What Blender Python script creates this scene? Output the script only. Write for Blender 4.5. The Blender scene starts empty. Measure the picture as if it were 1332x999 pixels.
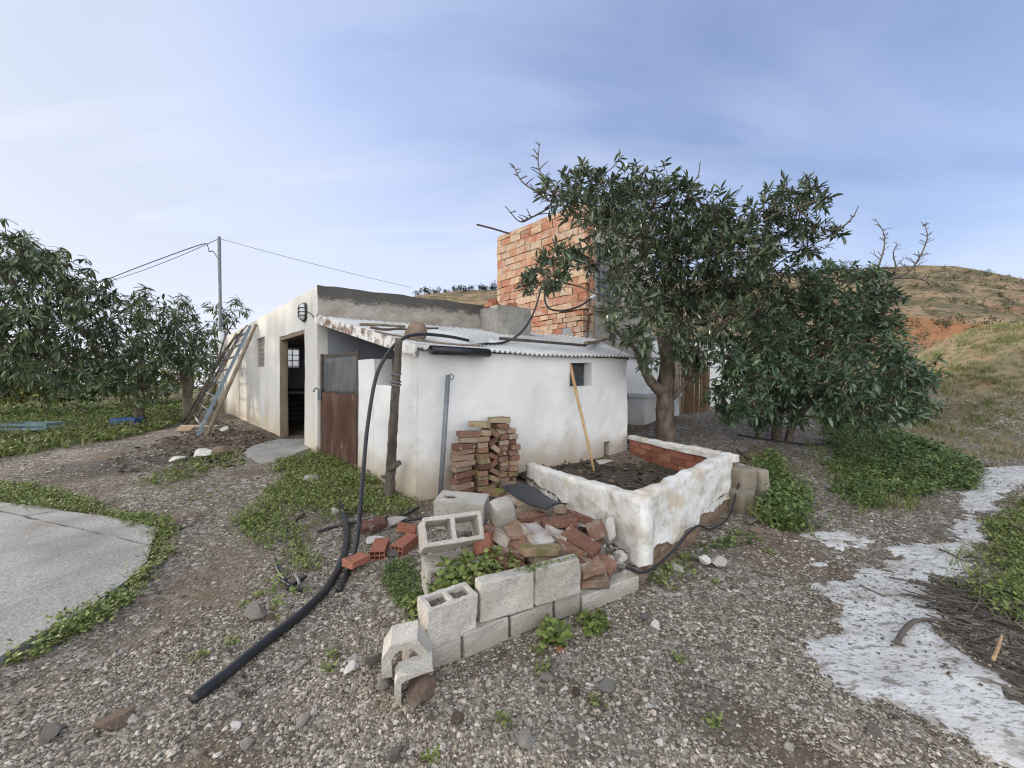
import bpy, bmesh, math, random
import numpy as np
from mathutils import Vector, Matrix, noise, Euler
R = math.radians
random.seed(7); rng = np.random.default_rng(7)
S = bpy.context.scene
COL = S.collection

# ------------------------------------------------------------------ camera, sky, sun, exposure
F = 510.0; HZ = 492.0; CX = 666.0; CAMZ = 1.4          # focal length and horizon in photo pixels, eye height in metres
cd = bpy.data.cameras.new('camera'); cam = bpy.data.objects.new('camera', cd); COL.objects.link(cam)
cam.location = (0, 0, CAMZ); cam.rotation_euler = (R(90), 0, 0)
cd.sensor_width = 36; cd.lens = F/1332*36; cd.shift_y = -7.5/1332; cd.clip_start = .05; cd.clip_end = 3000
S.camera = cam
SUN_EL, SUN_AZ = 12.0, -71.0                            # azimuth from +Y towards +X
w = bpy.data.worlds.new('World'); S.world = w; w.use_nodes = True; w.cycles.sampling_method = 'MANUAL'; w.cycles.sample_map_resolution = 512
nt = w.node_tree; nt.nodes.clear()
def N(t, **k):
    n = nt.nodes.new(t)
    for a, v in k.items(): setattr(n, a, v)
    return n
L = lambda a, b: nt.links.new(a, b)
def M(op, a, b=None):
    n = N('ShaderNodeMath', operation=op)
    for i, v in enumerate((a, b)):
        if v is None: continue
        if isinstance(v, (int, float)): n.inputs[i].default_value = v
        else: L(v, n.inputs[i])
    return n.outputs[0]
out = N('ShaderNodeOutputWorld'); bg = N('ShaderNodeBackground'); bg.inputs[1].default_value = .12
sky = N('ShaderNodeTexSky', sky_type='NISHITA', sun_disc=False, sun_elevation=R(SUN_EL+8), sun_rotation=R(SUN_AZ))
sky.air_density = 1.0; sky.dust_density = 1.5
tc = N('ShaderNodeTexCoord'); sx = N('ShaderNodeSeparateXYZ'); L(tc.outputs['Generated'], sx.inputs[0])
zz = M('ADD', M('MAXIMUM', sx.outputs[2], 0.0), .22)
cb = N('ShaderNodeCombineXYZ'); L(M('DIVIDE', sx.outputs[0], zz), cb.inputs[0]); L(M('DIVIDE', sx.outputs[1], zz), cb.inputs[1])
mp = N('ShaderNodeMapping'); L(cb.outputs[0], mp.inputs[0]); mp.inputs['Rotation'].default_value = (0, 0, R(28)); mp.inputs['Scale'].default_value = (.55, 1.5, 1)
n1 = N('ShaderNodeTexNoise'); L(mp.outputs[0], n1.inputs['Vector']); n1.inputs['Scale'].default_value = 1.3; n1.inputs['Detail'].default_value = 7; n1.inputs['Roughness'].default_value = .52; n1.inputs['Distortion'].default_value = .5
n2 = N('ShaderNodeTexNoise'); L(cb.outputs[0], n2.inputs['Vector']); n2.inputs['Scale'].default_value = .45; n2.inputs['Detail'].default_value = 2
# thin cloud veil: thicker to the left (towards the sun) and behind, thinner to the upper right
den = M('ADD', M('MULTIPLY', n1.outputs[0], 1.15), M('MULTIPLY', n2.outputs[0], .5))
den = M('SUBTRACT', den, M('MULTIPLY', sx.outputs[0], .42))
den = M('SUBTRACT', den, M('MULTIPLY', sx.outputs[1], .18))
low = M('POWER', M('SUBTRACT', 1.0, M('MAXIMUM', sx.outputs[2], 0.0)), 3.6)
den = M('ADD', den, M('MULTIPLY', low, .75))
den = M('ADD', den, M('MULTIPLY', M('POWER', M('SUBTRACT', 1.0, M('MAXIMUM', sx.outputs[2], 0.0)), 14.0), .55))
mr = N('ShaderNodeMapRange'); L(den, mr.inputs[0]); mr.inputs[1].default_value = .40; mr.inputs[2].default_value = 1.10; mr.inputs[3].default_value = .22; mr.inputs[4].default_value = .97
cr = N('ShaderNodeValToRGB'); L(M('ADD', M('ADD', M('MULTIPLY', M('SUBTRACT', n2.outputs[0], .5), .9), M('MULTIPLY', M('SUBTRACT', n1.outputs[0], .5), .9)), M('SUBTRACT', .42, M('MULTIPLY', sx.outputs[0], .8))), cr.inputs[0])
cr.color_ramp.elements[0].position = .15; cr.color_ramp.elements[0].color = (.44, .53, .755, 1)
cr.color_ramp.elements[1].position = .9; cr.color_ramp.elements[1].color = (.47, .525, .64, 1); ce = cr.color_ramp.elements.new(.5); ce.color = (.50, .57, .745, 1)
lowmix = N('ShaderNodeMixRGB'); L(low, lowmix.inputs[0]); L(cr.outputs[0], lowmix.inputs[1]); lowmix.inputs[2].default_value = (.58, .605, .69, 1)
# fine combed streaks in the veil
mp3 = N('ShaderNodeMapping'); L(cb.outputs[0], mp3.inputs[0]); mp3.inputs['Rotation'].default_value = (0, 0, R(52)); mp3.inputs['Scale'].default_value = (.7, 4.5, 1)
n3 = N('ShaderNodeTexNoise'); L(mp3.outputs[0], n3.inputs['Vector']); n3.inputs['Scale'].default_value = 1.0; n3.inputs['Detail'].default_value = 6; n3.inputs['Distortion'].default_value = .8
st = N('ShaderNodeMapRange'); st.interpolation_type = 'SMOOTHSTEP'; L(n3.outputs[0], st.inputs[0]); st.inputs[1].default_value = .50; st.inputs[2].default_value = .78; st.inputs[4].default_value = .45
stm = N('ShaderNodeMixRGB'); L(st.outputs[0], stm.inputs[0]); L(lowmix.outputs[0], stm.inputs[1]); stm.inputs[2].default_value = (.60, .635, .74, 1)
# the veil is brightest round the sun and behind the viewer
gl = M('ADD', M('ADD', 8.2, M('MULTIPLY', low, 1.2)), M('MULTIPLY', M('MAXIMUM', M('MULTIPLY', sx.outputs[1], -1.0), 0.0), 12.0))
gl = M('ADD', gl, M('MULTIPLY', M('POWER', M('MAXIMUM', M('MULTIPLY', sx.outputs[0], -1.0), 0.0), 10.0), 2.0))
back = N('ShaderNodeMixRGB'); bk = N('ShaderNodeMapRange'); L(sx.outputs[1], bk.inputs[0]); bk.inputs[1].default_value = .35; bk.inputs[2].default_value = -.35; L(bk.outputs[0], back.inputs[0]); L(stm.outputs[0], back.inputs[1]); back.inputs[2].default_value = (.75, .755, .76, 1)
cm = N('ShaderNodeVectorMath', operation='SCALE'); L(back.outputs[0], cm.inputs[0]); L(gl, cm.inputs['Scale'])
tint = N('ShaderNodeMixRGB', blend_type='MULTIPLY'); tint.inputs[0].default_value = 1; L(sky.outputs[0], tint.inputs[1]); tint.inputs[2].default_value = (.95, 1.03, 1.28, 1)
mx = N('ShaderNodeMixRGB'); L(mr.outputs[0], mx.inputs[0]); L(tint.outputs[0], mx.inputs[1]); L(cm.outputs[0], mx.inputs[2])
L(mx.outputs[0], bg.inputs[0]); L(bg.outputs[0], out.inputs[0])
sl = bpy.data.lights.new('sun', 'SUN'); so = bpy.data.objects.new('sun', sl); COL.objects.link(so)
sl.energy = 2.6; sl.angle = R(4); sl.color = (1, .88, .72)
so.rotation_euler = Vector((-math.sin(R(SUN_AZ))*math.cos(R(SUN_EL)), -math.cos(R(SUN_AZ))*math.cos(R(SUN_EL)), -math.sin(R(SUN_EL)))).to_track_quat('-Z', 'Y').to_euler()
so.location = (-30, 2, 20)
S.view_settings.view_transform = 'Standard'; S.view_settings.look = 'None'; S.view_settings.exposure = 0.5; S.view_settings.gamma = 1
S.view_settings.use_curve_mapping = False
S.cycles.use_denoising = True; S.cycles.filter_width = 1.2; S.cycles.use_adaptive_sampling = False
S.cycles.sample_clamp_indirect = 3.0; S.cycles.max_bounces = 6; S.cycles.diffuse_bounces = 3; S.cycles.glossy_bounces = 2

# ------------------------------------------------------------------ terrain height and pixel helpers
def ss(a, b, x):
    t = np.clip((np.asarray(x, float)-a)/(b-a), 0, 1); return t*t*(3-2*t)
def heap(x, y):
    d = (y-(1.83+.568*(x+.485)))*.87
    h = .25*np.exp(-((x-.2)/.72)**4-((y-2.82)/.58)**2)*ss(.035, .14, d)
    h = h+.05*np.exp(-((x+.6)/.5)**2-((y-3.1)/.5)**2)
    return h
def g(x, y):
    x = np.asarray(x, float); y = np.asarray(y, float)
    left = .27*ss(2.6, 6.5, y)*ss(-9, -3.5, x+.9*(y-6))
    y0 = 4.25+.45*(x-3.6)
    right = .6*ss(0, 4.5, y-y0)
    right = right+2.6*ss(8.8, 13.5, x)*ss(6.5, 9.5, y)*(1-ss(10.5, 14.5, y))
    b = ss(1.2, 3.4, x)
    right = right-2.4*ss(11, 17, y)
    z = left*(1-b)+right*b
    z = z-4*ss(22, 60, y)*(1-ss(-4, 8, x))-14*ss(60, 300, np.hypot(x, y))
    return z+heap(x, y)
def gf(x, y): return float(g(x, y))
def P(px, py, D): return Vector(((px-CX)/F*D, D, CAMZ-(py-HZ)/F*D))
def hit(px, py, lift=0.0):
    D = .7; prev = None
    while D < 80:
        p = P(px, py, D); d = p.z-gf(p.x, p.y)-lift
        if d <= 0:
            a, b = prev if prev else D-.02, D
            for _ in range(25):
                m = (a+b)/2; p = P(px, py, m)
                if p.z-gf(p.x, p.y)-lift > 0: a = m
                else: b = m
            return P(px, py, b)
        prev = D; D += .04
    return P(px, py, 80)

# ------------------------------------------------------------------ materials
def mk(name, ramp, scale=4, detail=6, rough=.85, bump=(30, .3, .01), rand=0.0, island=0.0, metallic=0, coords='Object', spots=None, splash=None, spec=.3, stretch=None, grain=None, top=None, distort=0.0, cap=None):
    """mottled procedural material. rand: brightness change per object, island: per mesh island; spots: (scale, threshold, colour, amount); splash: (z0, z1, colour) dirt near the ground; top: (colour, amount) growth on faces that look up"""
    m = bpy.data.materials.new(name); m.use_nodes = True; t = m.node_tree; b = t.nodes['Principled BSDF']
    nn = t.nodes.new; lk = t.links.new
    tcn = nn('ShaderNodeTexCoord'); co = tcn.outputs['Object']
    if coords == 'World':
        gm = nn('ShaderNodeNewGeometry'); co = gm.outputs['Position']
    else:
        oi = nn('ShaderNodeObjectInfo'); vm = nn('ShaderNodeVectorMath'); vm.operation = 'SCALE'; cx = nn('ShaderNodeCombineXYZ')
        for i in range(3): lk(oi.outputs['Random'], cx.inputs[i])
        lk(cx.outputs[0], vm.inputs[0]); vm.inputs['Scale'].default_value = 37
        va = nn('ShaderNodeVectorMath'); lk(co, va.inputs[0]); lk(vm.outputs[0], va.inputs[1]); co = va.outputs[0]
    co0 = co
    if stretch:
        mpn = nn('ShaderNodeMapping'); lk(co, mpn.inputs[0]); mpn.inputs['Scale'].default_value = stretch; co = mpn.outputs[0]
    def nz(sc, det=4, ro=.55, c=None):
        n = nn('ShaderNodeTexNoise'); lk(c or co, n.inputs['Vector']); n.inputs['Scale'].default_value = sc; n.inputs['Detail'].default_value = det; n.inputs['Roughness'].default_value = ro
        n.inputs['Distortion'].default_value = distort
        return n.outputs[0]
    def ma(op, a, v):
        n = nn('ShaderNodeMath'); n.operation = op
        for i, q in enumerate((a, v)):
            if isinstance(q, (int, float)): n.inputs[i].default_value = q
            else: lk(q, n.inputs[i])
        return n.outputs[0]
    def mixc(fac, a, c2, mode='MIX'):
        n = nn('ShaderNodeMixRGB'); n.blend_type = mode
        if isinstance(fac, (int, float)): n.inputs[0].default_value = fac
        else: lk(fac, n.inputs[0])
        for i, q in ((1, a), (2, c2)):
            if isinstance(q, tuple): n.inputs[i].default_value = (*q, 1)
            else: lk(q, n.inputs[i])
        return n.outputs[0]
    def step(v, lo, hi):
        n = nn('ShaderNodeMapRange'); n.interpolation_type = 'SMOOTHSTEP'; lk(v, n.inputs[0]); n.inputs[1].default_value = lo; n.inputs[2].default_value = hi; return n.outputs[0]
    f = nz(scale, detail, .6)
    gi = None
    if island:
        gi = nn('ShaderNodeNewGeometry').outputs['Random Per Island']
        f = ma('ADD', ma('MULTIPLY', f, 1-island), ma('MULTIPLY', gi, island))
    if rand:
        oi2 = nn('ShaderNodeObjectInfo').outputs['Random']
        f = ma('ADD', ma('MULTIPLY', f, 1-rand), ma('MULTIPLY', oi2, rand))
    r = nn('ShaderNodeValToRGB'); lk(f, r.inputs[0]); e = r.color_ramp.elements
    while len(e) < len(ramp): e.new(.5)
    for q, (p, c) in zip(e, ramp): q.position = p; q.color = (*c, 1)
    c = r.outputs[0]
    for sp in (spots or []):
        k = step(nz(sp[0], 5, .62), sp[1], sp[1]+(sp[4] if len(sp) > 4 else .06)); c = mixc(ma('MULTIPLY', k, sp[3]), c, sp[2])
    if grain:
        k = nz(grain[0], 3, .7); q = nn('ShaderNodeMapRange'); lk(k, q.inputs[0]); q.inputs[1].default_value = .3; q.inputs[2].default_value = .7; q.inputs[3].default_value = 1-grain[1]; q.inputs[4].default_value = 1+grain[1]
        n = nn('ShaderNodeVectorMath'); n.operation = 'SCALE'; lk(c, n.inputs[0]); lk(q.outputs[0], n.inputs['Scale']); c = n.outputs[0]
    if splash:
        gp = nn('ShaderNodeNewGeometry'); sp = nn('ShaderNodeSeparateXYZ'); lk(gp.outputs['Position'], sp.inputs[0])
        zq = ma('ADD', sp.outputs[2], ma('MULTIPLY', ma('SUBTRACT', nz(2.2, 6, .65), .5), (splash[1]-splash[0])*1.6))
        k = ma('SUBTRACT', 1.0, step(zq, splash[0], splash[1])); c = mixc(ma('MULTIPLY', k, splash[3]), c, splash[2])
    if cap:
        gp = nn('ShaderNodeNewGeometry'); sp = nn('ShaderNodeSeparateXYZ'); lk(gp.outputs['Position'], sp.inputs[0])
        zq = ma('ADD', sp.outputs[2], ma('MULTIPLY', ma('SUBTRACT', nz(2.6, 8, .7), .5), cap[4])); zq = ma('ADD', zq, ma('MULTIPLY', ma('SUBTRACT', nz(14, 5, .7), .5), cap[4]*.5))
        c = mixc(ma('MULTIPLY', step(zq, cap[0], cap[1]), cap[3]), c, cap[2])
    if top:
        gp = nn('ShaderNodeNewGeometry'); sp = nn('ShaderNodeSeparateXYZ'); lk(gp.outputs['Normal'], sp.inputs[0])
        k = ma('MULTIPLY', step(sp.outputs[2], .45, .8), step(nz(9, 4), .42, .6))
        c = mixc(ma('MULTIPLY', k, top[1]), c, top[0])
    lk(c, b.inputs['Base Color'])
    b.inputs['Roughness'].default_value = rough; b.inputs['Metallic'].default_value = metallic; b.inputs['Specular IOR Level'].default_value = spec
    if bump:
        bn = nn('ShaderNodeBump'); lk(nz(bump[0], 6, .62, co0), bn.inputs['Height']); bn.inputs['Strength'].default_value = bump[1]; bn.inputs['Distance'].default_value = bump[2]; lk(bn.outputs[0], b.inputs['Normal'])
    return m

MT = {}
MT['white'] = mk('whitewash', [(.3, (.66, .66, .65)), (.6, (.78, .78, .77))], 1.6, 7, .9, (9, .22, .02), coords='World', spots=[(3.2, .60, (.60, .56, .49), .5, .14), (1.1, .55, (.58, .575, .57), .5, .2), (14, .68, (.46, .42, .36), .55, .05), (40, .70, (.35, .32, .28), .6, .04)], splash=(.20, .75, (.47, .385, .28), .85))
MT['facade'] = mk('facade_plaster', [(.3, (.56, .54, .50)), (.55, (.68, .665, .63)), (.7, (.75, .745, .72))], 1.1, 7, .92, (14, .3, .016), coords='World', spots=[(1.7, .54, (.58, .50, .39), .5, .15), (5, .60, (.46, .42, .37), .45, .10), (13, .66, (.34, .31, .28), .5, .06)], splash=(.25, .9, (.58, .47, .30), .65), stretch=(1, 1, .35))
MT['parapet'] = mk('weathered_render', [(.3, (.26, .23, .195)), (.5, (.37, .335, .29)), (.7, (.46, .425, .375))], 2.6, 8, .95, (34, .7, .02), coords='World', spots=[(1.3, .62, (.14, .13, .12), .45, .12), (22, .66, (.14, .13, .12), .5, .06)], stretch=(1, 1, 2.2), cap=(2.54, 2.68, (.065, .063, .06), .9, .50))
MT['lichen'] = mk('black_lichen_render', [(.35, (.07, .07, .07)), (.55, (.15, .145, .14)), (.68, (.30, .28, .26))], 6, 8, .95, (40, .7, .02), coords='World')
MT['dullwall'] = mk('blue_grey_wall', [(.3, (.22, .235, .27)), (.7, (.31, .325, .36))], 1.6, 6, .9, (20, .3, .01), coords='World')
MT['greyrender'] = mk('grey_cement_render', [(.3, (.25, .24, .22)), (.55, (.36, .34, .31)), (.75, (.44, .41, .36))], 2.2, 8, .93, (28, .6, .012), coords='World', spots=[(2.5, .54, (.15, .145, .125), .65, .14), (5, .6, (.50, .47, .41), .5, .08)], grain=(20, .2))
MT['planter'] = mk('flaking_limewash', [(.34, (.50, .45, .37)), (.47, (.70, .68, .63)), (.62, (.80, .79, .77))], 4.5, 9, .9, (8, .75, .035), coords='World', spots=[(1.9, .52, (.58, .46, .31), .7, .12), (7, .60, (.50, .41, .30), .55, .08), (16, .66, (.22, .20, .17), .65, .05), (30, .68, (.2, .19, .18), .6, .05)], stretch=(1, 1, 1.6))
MT['adobe'] = mk('brown_rubble_masonry', [(.3, (.15, .105, .075)), (.55, (.26, .18, .13)), (.75, (.35, .27, .21))], 9, 8, .95, (18, 1.0, .03), coords='World')
MT['towerbrick'] = mk('hollow_brick_faces', [(.12, (.27, .10, .065)), (.3, (.36, .155, .095)), (.44, (.39, .205, .135)), (.56, (.45, .29, .19)), (.72, (.50, .38, .265)), (.9, (.28, .13, .095))], 6, 6, .92, (34, .5, .01), island=.42, coords='World', spots=[(3.0, .48, (.42, .34, .265), .85, .16), (.9, .5, (.36, .24, .17), .5, .2), (13, .60, (.22, .13, .095), .6, .08), (1.2, .6, (.30, .26, .22), .5, .15)], grain=(26, .28))
MT['mortar'] = mk('mortar', [(.3, (.28, .215, .16)), (.7, (.42, .33, .25))], 9, 7, .95, (30, .8, .02), coords='World')
MT['brick'] = mk('old_solid_brick', [(.2, (.11, .056, .041)), (.4, (.185, .092, .064)), (.55, (.25, .142, .096)), (.72, (.31, .24, .18))], 5, 6, .92, (40, .6, .008), rand=.55, spots=[(14, .58, (.40, .365, .33), .75, .06), (5, .55, (.11, .09, .075), .7, .12)], grain=(40, .25))
MT['mossbrick'] = mk('mossy_brick', [(.2, (.19, .11, .07)), (.45, (.28, .17, .11)), (.7, (.36, .29, .20))], 6, 6, .94, (40, .6, .008), rand=.5, spots=[(8, .52, (.13, .14, .045), .7, .1)], top=((.15, .17, .04), .85))
MT['newbrick'] = mk('red_hollow_brick', [(.3, (.30, .115, .075)), (.7, (.40, .17, .11))], 9, 5, .85, (40, .3, .004), rand=.3)
MT['limebrick'] = mk('lime_smeared_brick', [(.42, (.21, .12, .085)), (.54, (.29, .235, .19)), (.68, (.45, .43, .395))], 9, 7, .92, (36, .7, .01), rand=.25)
MT['block'] = mk('cinder_block', [(.25, (.34, .31, .27)), (.5, (.48, .45, .40)), (.75, (.60, .57, .515))], 7, 8, .95, (95, .9, .01), rand=.3, spots=[(60, .58, (.20, .185, .16), .55, .06), (4, .56, (.42, .34, .23), .5, .15), (9, .62, (.25, .24, .22), .5, .1)], grain=(120, .24), splash=(.0, .14, (.30, .26, .21), .6))
MT['rock'] = mk('grey_rock', [(.25, (.13, .118, .104)), (.5, (.235, .215, .19)), (.75, (.36, .335, .30))], 6, 8, .9, (26, .8, .015), rand=.5, spots=[(9, .64, (.42, .36, .28), .6, .08)])
MT['whiterock'] = mk('white_rock', [(.3, (.40, .37, .33)), (.55, (.60, .57, .53)), (.75, (.74, .72, .69))], 6, 8, .9, (26, .7, .012), rand=.4)
MT['brownrock'] = mk('brown_rock', [(.3, (.14, .10, .075)), (.55, (.27, .20, .15)), (.75, (.42, .34, .27))], 7, 8, .9, (24, .9, .02), rand=.35)
MT['soil'] = mk('dark_soil', [(.3, (.04, .034, .028)), (.55, (.09, .075, .06)), (.75, (.17, .145, .115))], 14, 9, .97, (45, 1, .02), coords='World')
MT['soilfill'] = mk('earth_fill', [(.3, (.10, .082, .062)), (.55, (.20, .175, .145)), (.75, (.36, .335, .30))], 40, 8, .97, (60, 1, .02), coords='World')
MT['blackpipe'] = mk('black_polythene', [(.3, (.014, .015, .018)), (.7, (.030, .032, .036))], 9, 5, .42, (20, .12, .004), spec=.4, coords='World', spots=[(16, .6, (.10, .09, .08), .45, .12)])
MT['mat'] = mk('black_rubber_sheet', [(.3, (.020, .022, .026)), (.7, (.040, .043, .05))], 6, 5, .5, (25, .15, .004), coords='World', spots=[(9, .63, (.12, .11, .10), .5, .12)])
MT['greypipe'] = mk('grey_steel_pipe', [(.3, (.15, .165, .18)), (.7, (.25, .265, .28))], 9, 6, .55, (30, .15, .003), coords='World', metallic=.3)
MT['rust'] = mk('rusty_corrugated_steel', [(.25, (.05, .028, .022)), (.48, (.095, .052, .038)), (.66, (.145, .088, .066)), (.8, (.25, .21, .185))], 7, 8, .85, (40, .5, .006), coords='World', stretch=(1, 1, .25), spots=[(12, .66, (.34, .31, .29), .6, .08)])
MT['zinc'] = mk('grey_galvanised_steel', [(.3, (.085, .09, .095)), (.7, (.17, .175, .18))], 6, 6, .6, (30, .3, .004), coords='World', metallic=.35, stretch=(1, 1, .3), spots=[(10, .62, (.15, .08, .05), .7, .1)])
MT['darksteel'] = mk('dark_rusted_frame', [(.3, (.05, .045, .04)), (.7, (.13, .10, .085))], 10, 6, .8, (40, .4, .004), coords='World')
MT['roof'] = mk('white_painted_sheet', [(.3, (.40, .40, .39)), (.55, (.56, .565, .56)), (.75, (.66, .67, .67))], 2.2, 8, .7, (30, .3, .005), coords='World', spots=[(6, .64, (.30, .27, .24), .6, .08), (2.6, .62, (.42, .41, .38), .5, .12)])
MT['fascia'] = mk('peeling_white_fascia', [(.36, (.16, .085, .06)), (.46, (.40, .33, .29)), (.53, (.72, .72, .71))], 7, 8, .85, (30, .5, .006), coords='World')
MT['wood'] = mk('weathered_wood', [(.3, (.13, .10, .075)), (.5, (.22, .175, .13)), (.75, (.34, .28, .21))], 8, 7, .9, (40, .6, .008), coords='World', stretch=(1, 1, .18))
MT['barkpost'] = mk('dark_bark_post', [(.3, (.06, .05, .042)), (.55, (.13, .11, .09)), (.78, (.24, .21, .18))], 12, 8, .95, (30, 1, .02), coords='World', stretch=(1, 1, .3))
MT['bark'] = mk('tree_bark', [(.3, (.07, .055, .042)), (.5, (.14, .11, .085)), (.75, (.25, .21, .17))], 9, 8, .95, (20, 1, .03), coords='World', stretch=(1, 1, .5))
MT['paletrunk'] = mk('pale_bark', [(.3, (.14, .12, .09)), (.7, (.30, .26, .20))], 9, 7, .95, (20, .8, .02), coords='World', stretch=(1, 1, .5))
MT['twig'] = mk('dead_twig', [(.3, (.07, .058, .048)), (.7, (.16, .135, .112))], 14, 5, .95, None, island=.5, coords='World')
MT['cane'] = mk('bamboo_cane', [(.3, (.36, .22, .11)), (.7, (.52, .36, .20))], 5, 6, .7, (40, .2, .003), coords='World', spots=[(6, .60, (.16, .12, .08), .5, .12)])
MT['reed'] = mk('reed_screen', [(.2, (.14, .09, .05)), (.5, (.27, .18, .10)), (.8, (.40, .28, .16))], 7, 5, .9, (30, .4, .004), island=.6, coords='World')
MT['bluemetal'] = mk('blue_grey_ladder_paint', [(.3, (.11, .145, .18)), (.55, (.19, .235, .275)), (.75, (.27, .275, .27))], 8, 6, .6, (40, .2, .003), coords='World', spots=[(11, .62, (.16, .11, .08), .6, .08)])
MT['glass'] = mk('frosted_lamp_glass', [(.3, (.55, .58, .60)), (.7, (.66, .69, .70))], 3, 2, .25, None, spec=.5)
MT['blackplastic'] = mk('black_plastic', [(.3, (.02, .02, .022)), (.7, (.04, .04, .042))], 8, 4, .5, None)
MT['bluecrate'] = mk('blue_plastic_crate', [(.3, (.06, .12, .34)), (.7, (.10, .19, .45))], 6, 4, .55, None)
MT['tealcrate'] = mk('faded_teal_plastic', [(.3, (.17, .27, .30)), (.7, (.28, .38, .40))], 6, 5, .65, None)
MT['greyplate'] = mk('pale_grey_plate', [(.3, (.42, .44, .45)), (.7, (.55, .57, .58))], 5, 5, .6, None)
MT['shutter'] = mk('grey_green_shutter', [(.3, (.24, .26, .26)), (.7, (.36, .38, .37))], 5, 5, .7, (30, .2, .003), coords='World')
MT['darkboard'] = mk('dark_boards', [(.3, (.035, .04, .045)), (.7, (.085, .09, .095))], 6, 6, .85, (30, .4, .005), coords='World', stretch=(1, 1, 4))
MT['fruit'] = mk('green_fruit_skin', [(.3, (.03, .055, .022)), (.7, (.06, .10, .035))], 12, 4, .5, (60, .3, .003))
MT['tan'] = mk('tan_board', [(.3, (.42, .28, .17)), (.7, (.55, .40, .27))], 6, 4, .8, None)
def leafmat(name, ramp, rough=.29, spec=.65):
    m = mk(name, ramp, 2.2, 4, rough, None, island=.62, coords='World', spec=spec)
    b = m.node_tree.nodes['Principled BSDF']
    return m
MT['avoleaf'] = leafmat('glossy_dark_leaves', [(.12, (.040, .060, .036)), (.4, (.072, .102, .058)), (.62, (.112, .150, .080)), (.82, (.145, .185, .105)), (.93, (.23, .24, .16))])
MT['avoleaf2'] = leafmat('glossy_green_leaves', [(.12, (.036, .062, .036)), (.4, (.062, .105, .056)), (.62, (.095, .152, .076)), (.82, (.14, .205, .10)), (.93, (.20, .25, .13))])
MT['mangoleaf'] = leafmat('long_green_leaves', [(.12, (.042, .066, .036)), (.42, (.078, .115, .055)), (.65, (.12, .165, .075)), (.85, (.18, .21, .09)), (.94, (.26, .22, .10))])
MT['weed'] = leafmat('weed_leaves', [(.12, (.075, .100, .028)), (.4, (.13, .175, .045)), (.62, (.19, .235, .065)), (.82, (.29, .29, .11)), (.94, (.30, .24, .12))], .6, .3)
MT['weeddark'] = leafmat('nettle_leaves', [(.12, (.055, .085, .026)), (.45, (.095, .145, .044)), (.7, (.145, .20, .060)), (.9, (.22, .26, .095))], .55, .3)
MT['dry'] = leafmat('dry_grass', [(.12, (.20, .175, .10)), (.5, (.33, .29, .175)), (.85, (.44, .39, .25))], .8, .2)
MT['scrub'] = leafmat('hill_scrub', [(.12, (.045, .052, .028)), (.5, (.07, .078, .042)), (.85, (.11, .11, .065))], .9, .1)
MT['yellowbush'] = leafmat('yellowish_leaves', [(.12, (.07, .09, .02)), (.5, (.14, .15, .035)), (.85, (.22, .20, .06))], .7, .2)
MT['farleaf'] = leafmat('far_tree_leaves', [(.12, (.022, .034, .022)), (.5, (.04, .056, .034)), (.85, (.065, .082, .05))], .8, .2)
MT['gravelstone'] = mk('gravel_stones', [(.06, (.095, .078, .060)), (.25, (.180, .152, .118)), (.5, (.270, .232, .182)), (.72, (.37, .328, .27)), (.88, (.56, .515, .45)), (.96, (.37, .265, .19))], 30, 3, .9, None, island=.85, coords='World', spec=.2)

# ------------------------------------------------------------------ mesh helpers
def newobj(name, verts, faces, m, parent=None, smooth=False, recenter=True, local=False):
    """one mesh object from world-space points; its origin goes to the base of the shape"""
    V = np.asarray(verts, float)
    o_ = np.zeros(3)
    if recenter and not local:
        o_ = np.array([(V[:, 0].min()+V[:, 0].max())/2, (V[:, 1].min()+V[:, 1].max())/2, V[:, 2].min()])
    me = bpy.data.meshes.new(name)
    if isinstance(faces, np.ndarray):
        n, k = faces.shape
        me.vertices.add(len(V)); me.vertices.foreach_set('co', (V-o_).astype(np.float32).ravel())
        me.loops.add(n*k); me.loops.foreach_set('vertex_index', faces.astype(np.int32).ravel())
        me.polygons.add(n); me.polygons.foreach_set('loop_start', np.arange(0, n*k, k, dtype=np.int32)); me.polygons.foreach_set('loop_total', np.full(n, k, np.int32))
        me.update(calc_edges=True)
    else:
        me.from_pydata([tuple(v) for v in (V-o_)], [], faces)
    me.validate()
    for mm in (m if isinstance(m, (list, tuple)) else [m]): me.materials.append(mm)
    me.polygons.foreach_set('use_smooth', np.full(len(me.polygons), smooth, bool))
    o = bpy.data.objects.new(name, me); COL.objects.link(o); o.location = Vector(o_)
    if parent: hang(o, parent)
    return o
def hang(o, parent):
    o.parent = parent
    wm = world_of(parent)
    o.matrix_parent_inverse = wm.inverted()
def world_of(o):
    m = Matrix.LocRotScale(o.location, o.rotation_euler, o.scale)
    return world_of(o.parent) @ o.matrix_parent_inverse @ m if o.parent else m
def tag(o, label=None, cat=None, group=None, kind=None):
    if label: o['label'] = label
    if cat: o['category'] = cat
    if group: o['group'] = group
    if kind: o['kind'] = kind
    return o
def empty(name, loc, label, cat, group=None):
    o = bpy.data.objects.new(name, None); o.empty_display_size = .1; COL.objects.link(o); o.location = loc
    return tag(o, label, cat, group)
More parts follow.
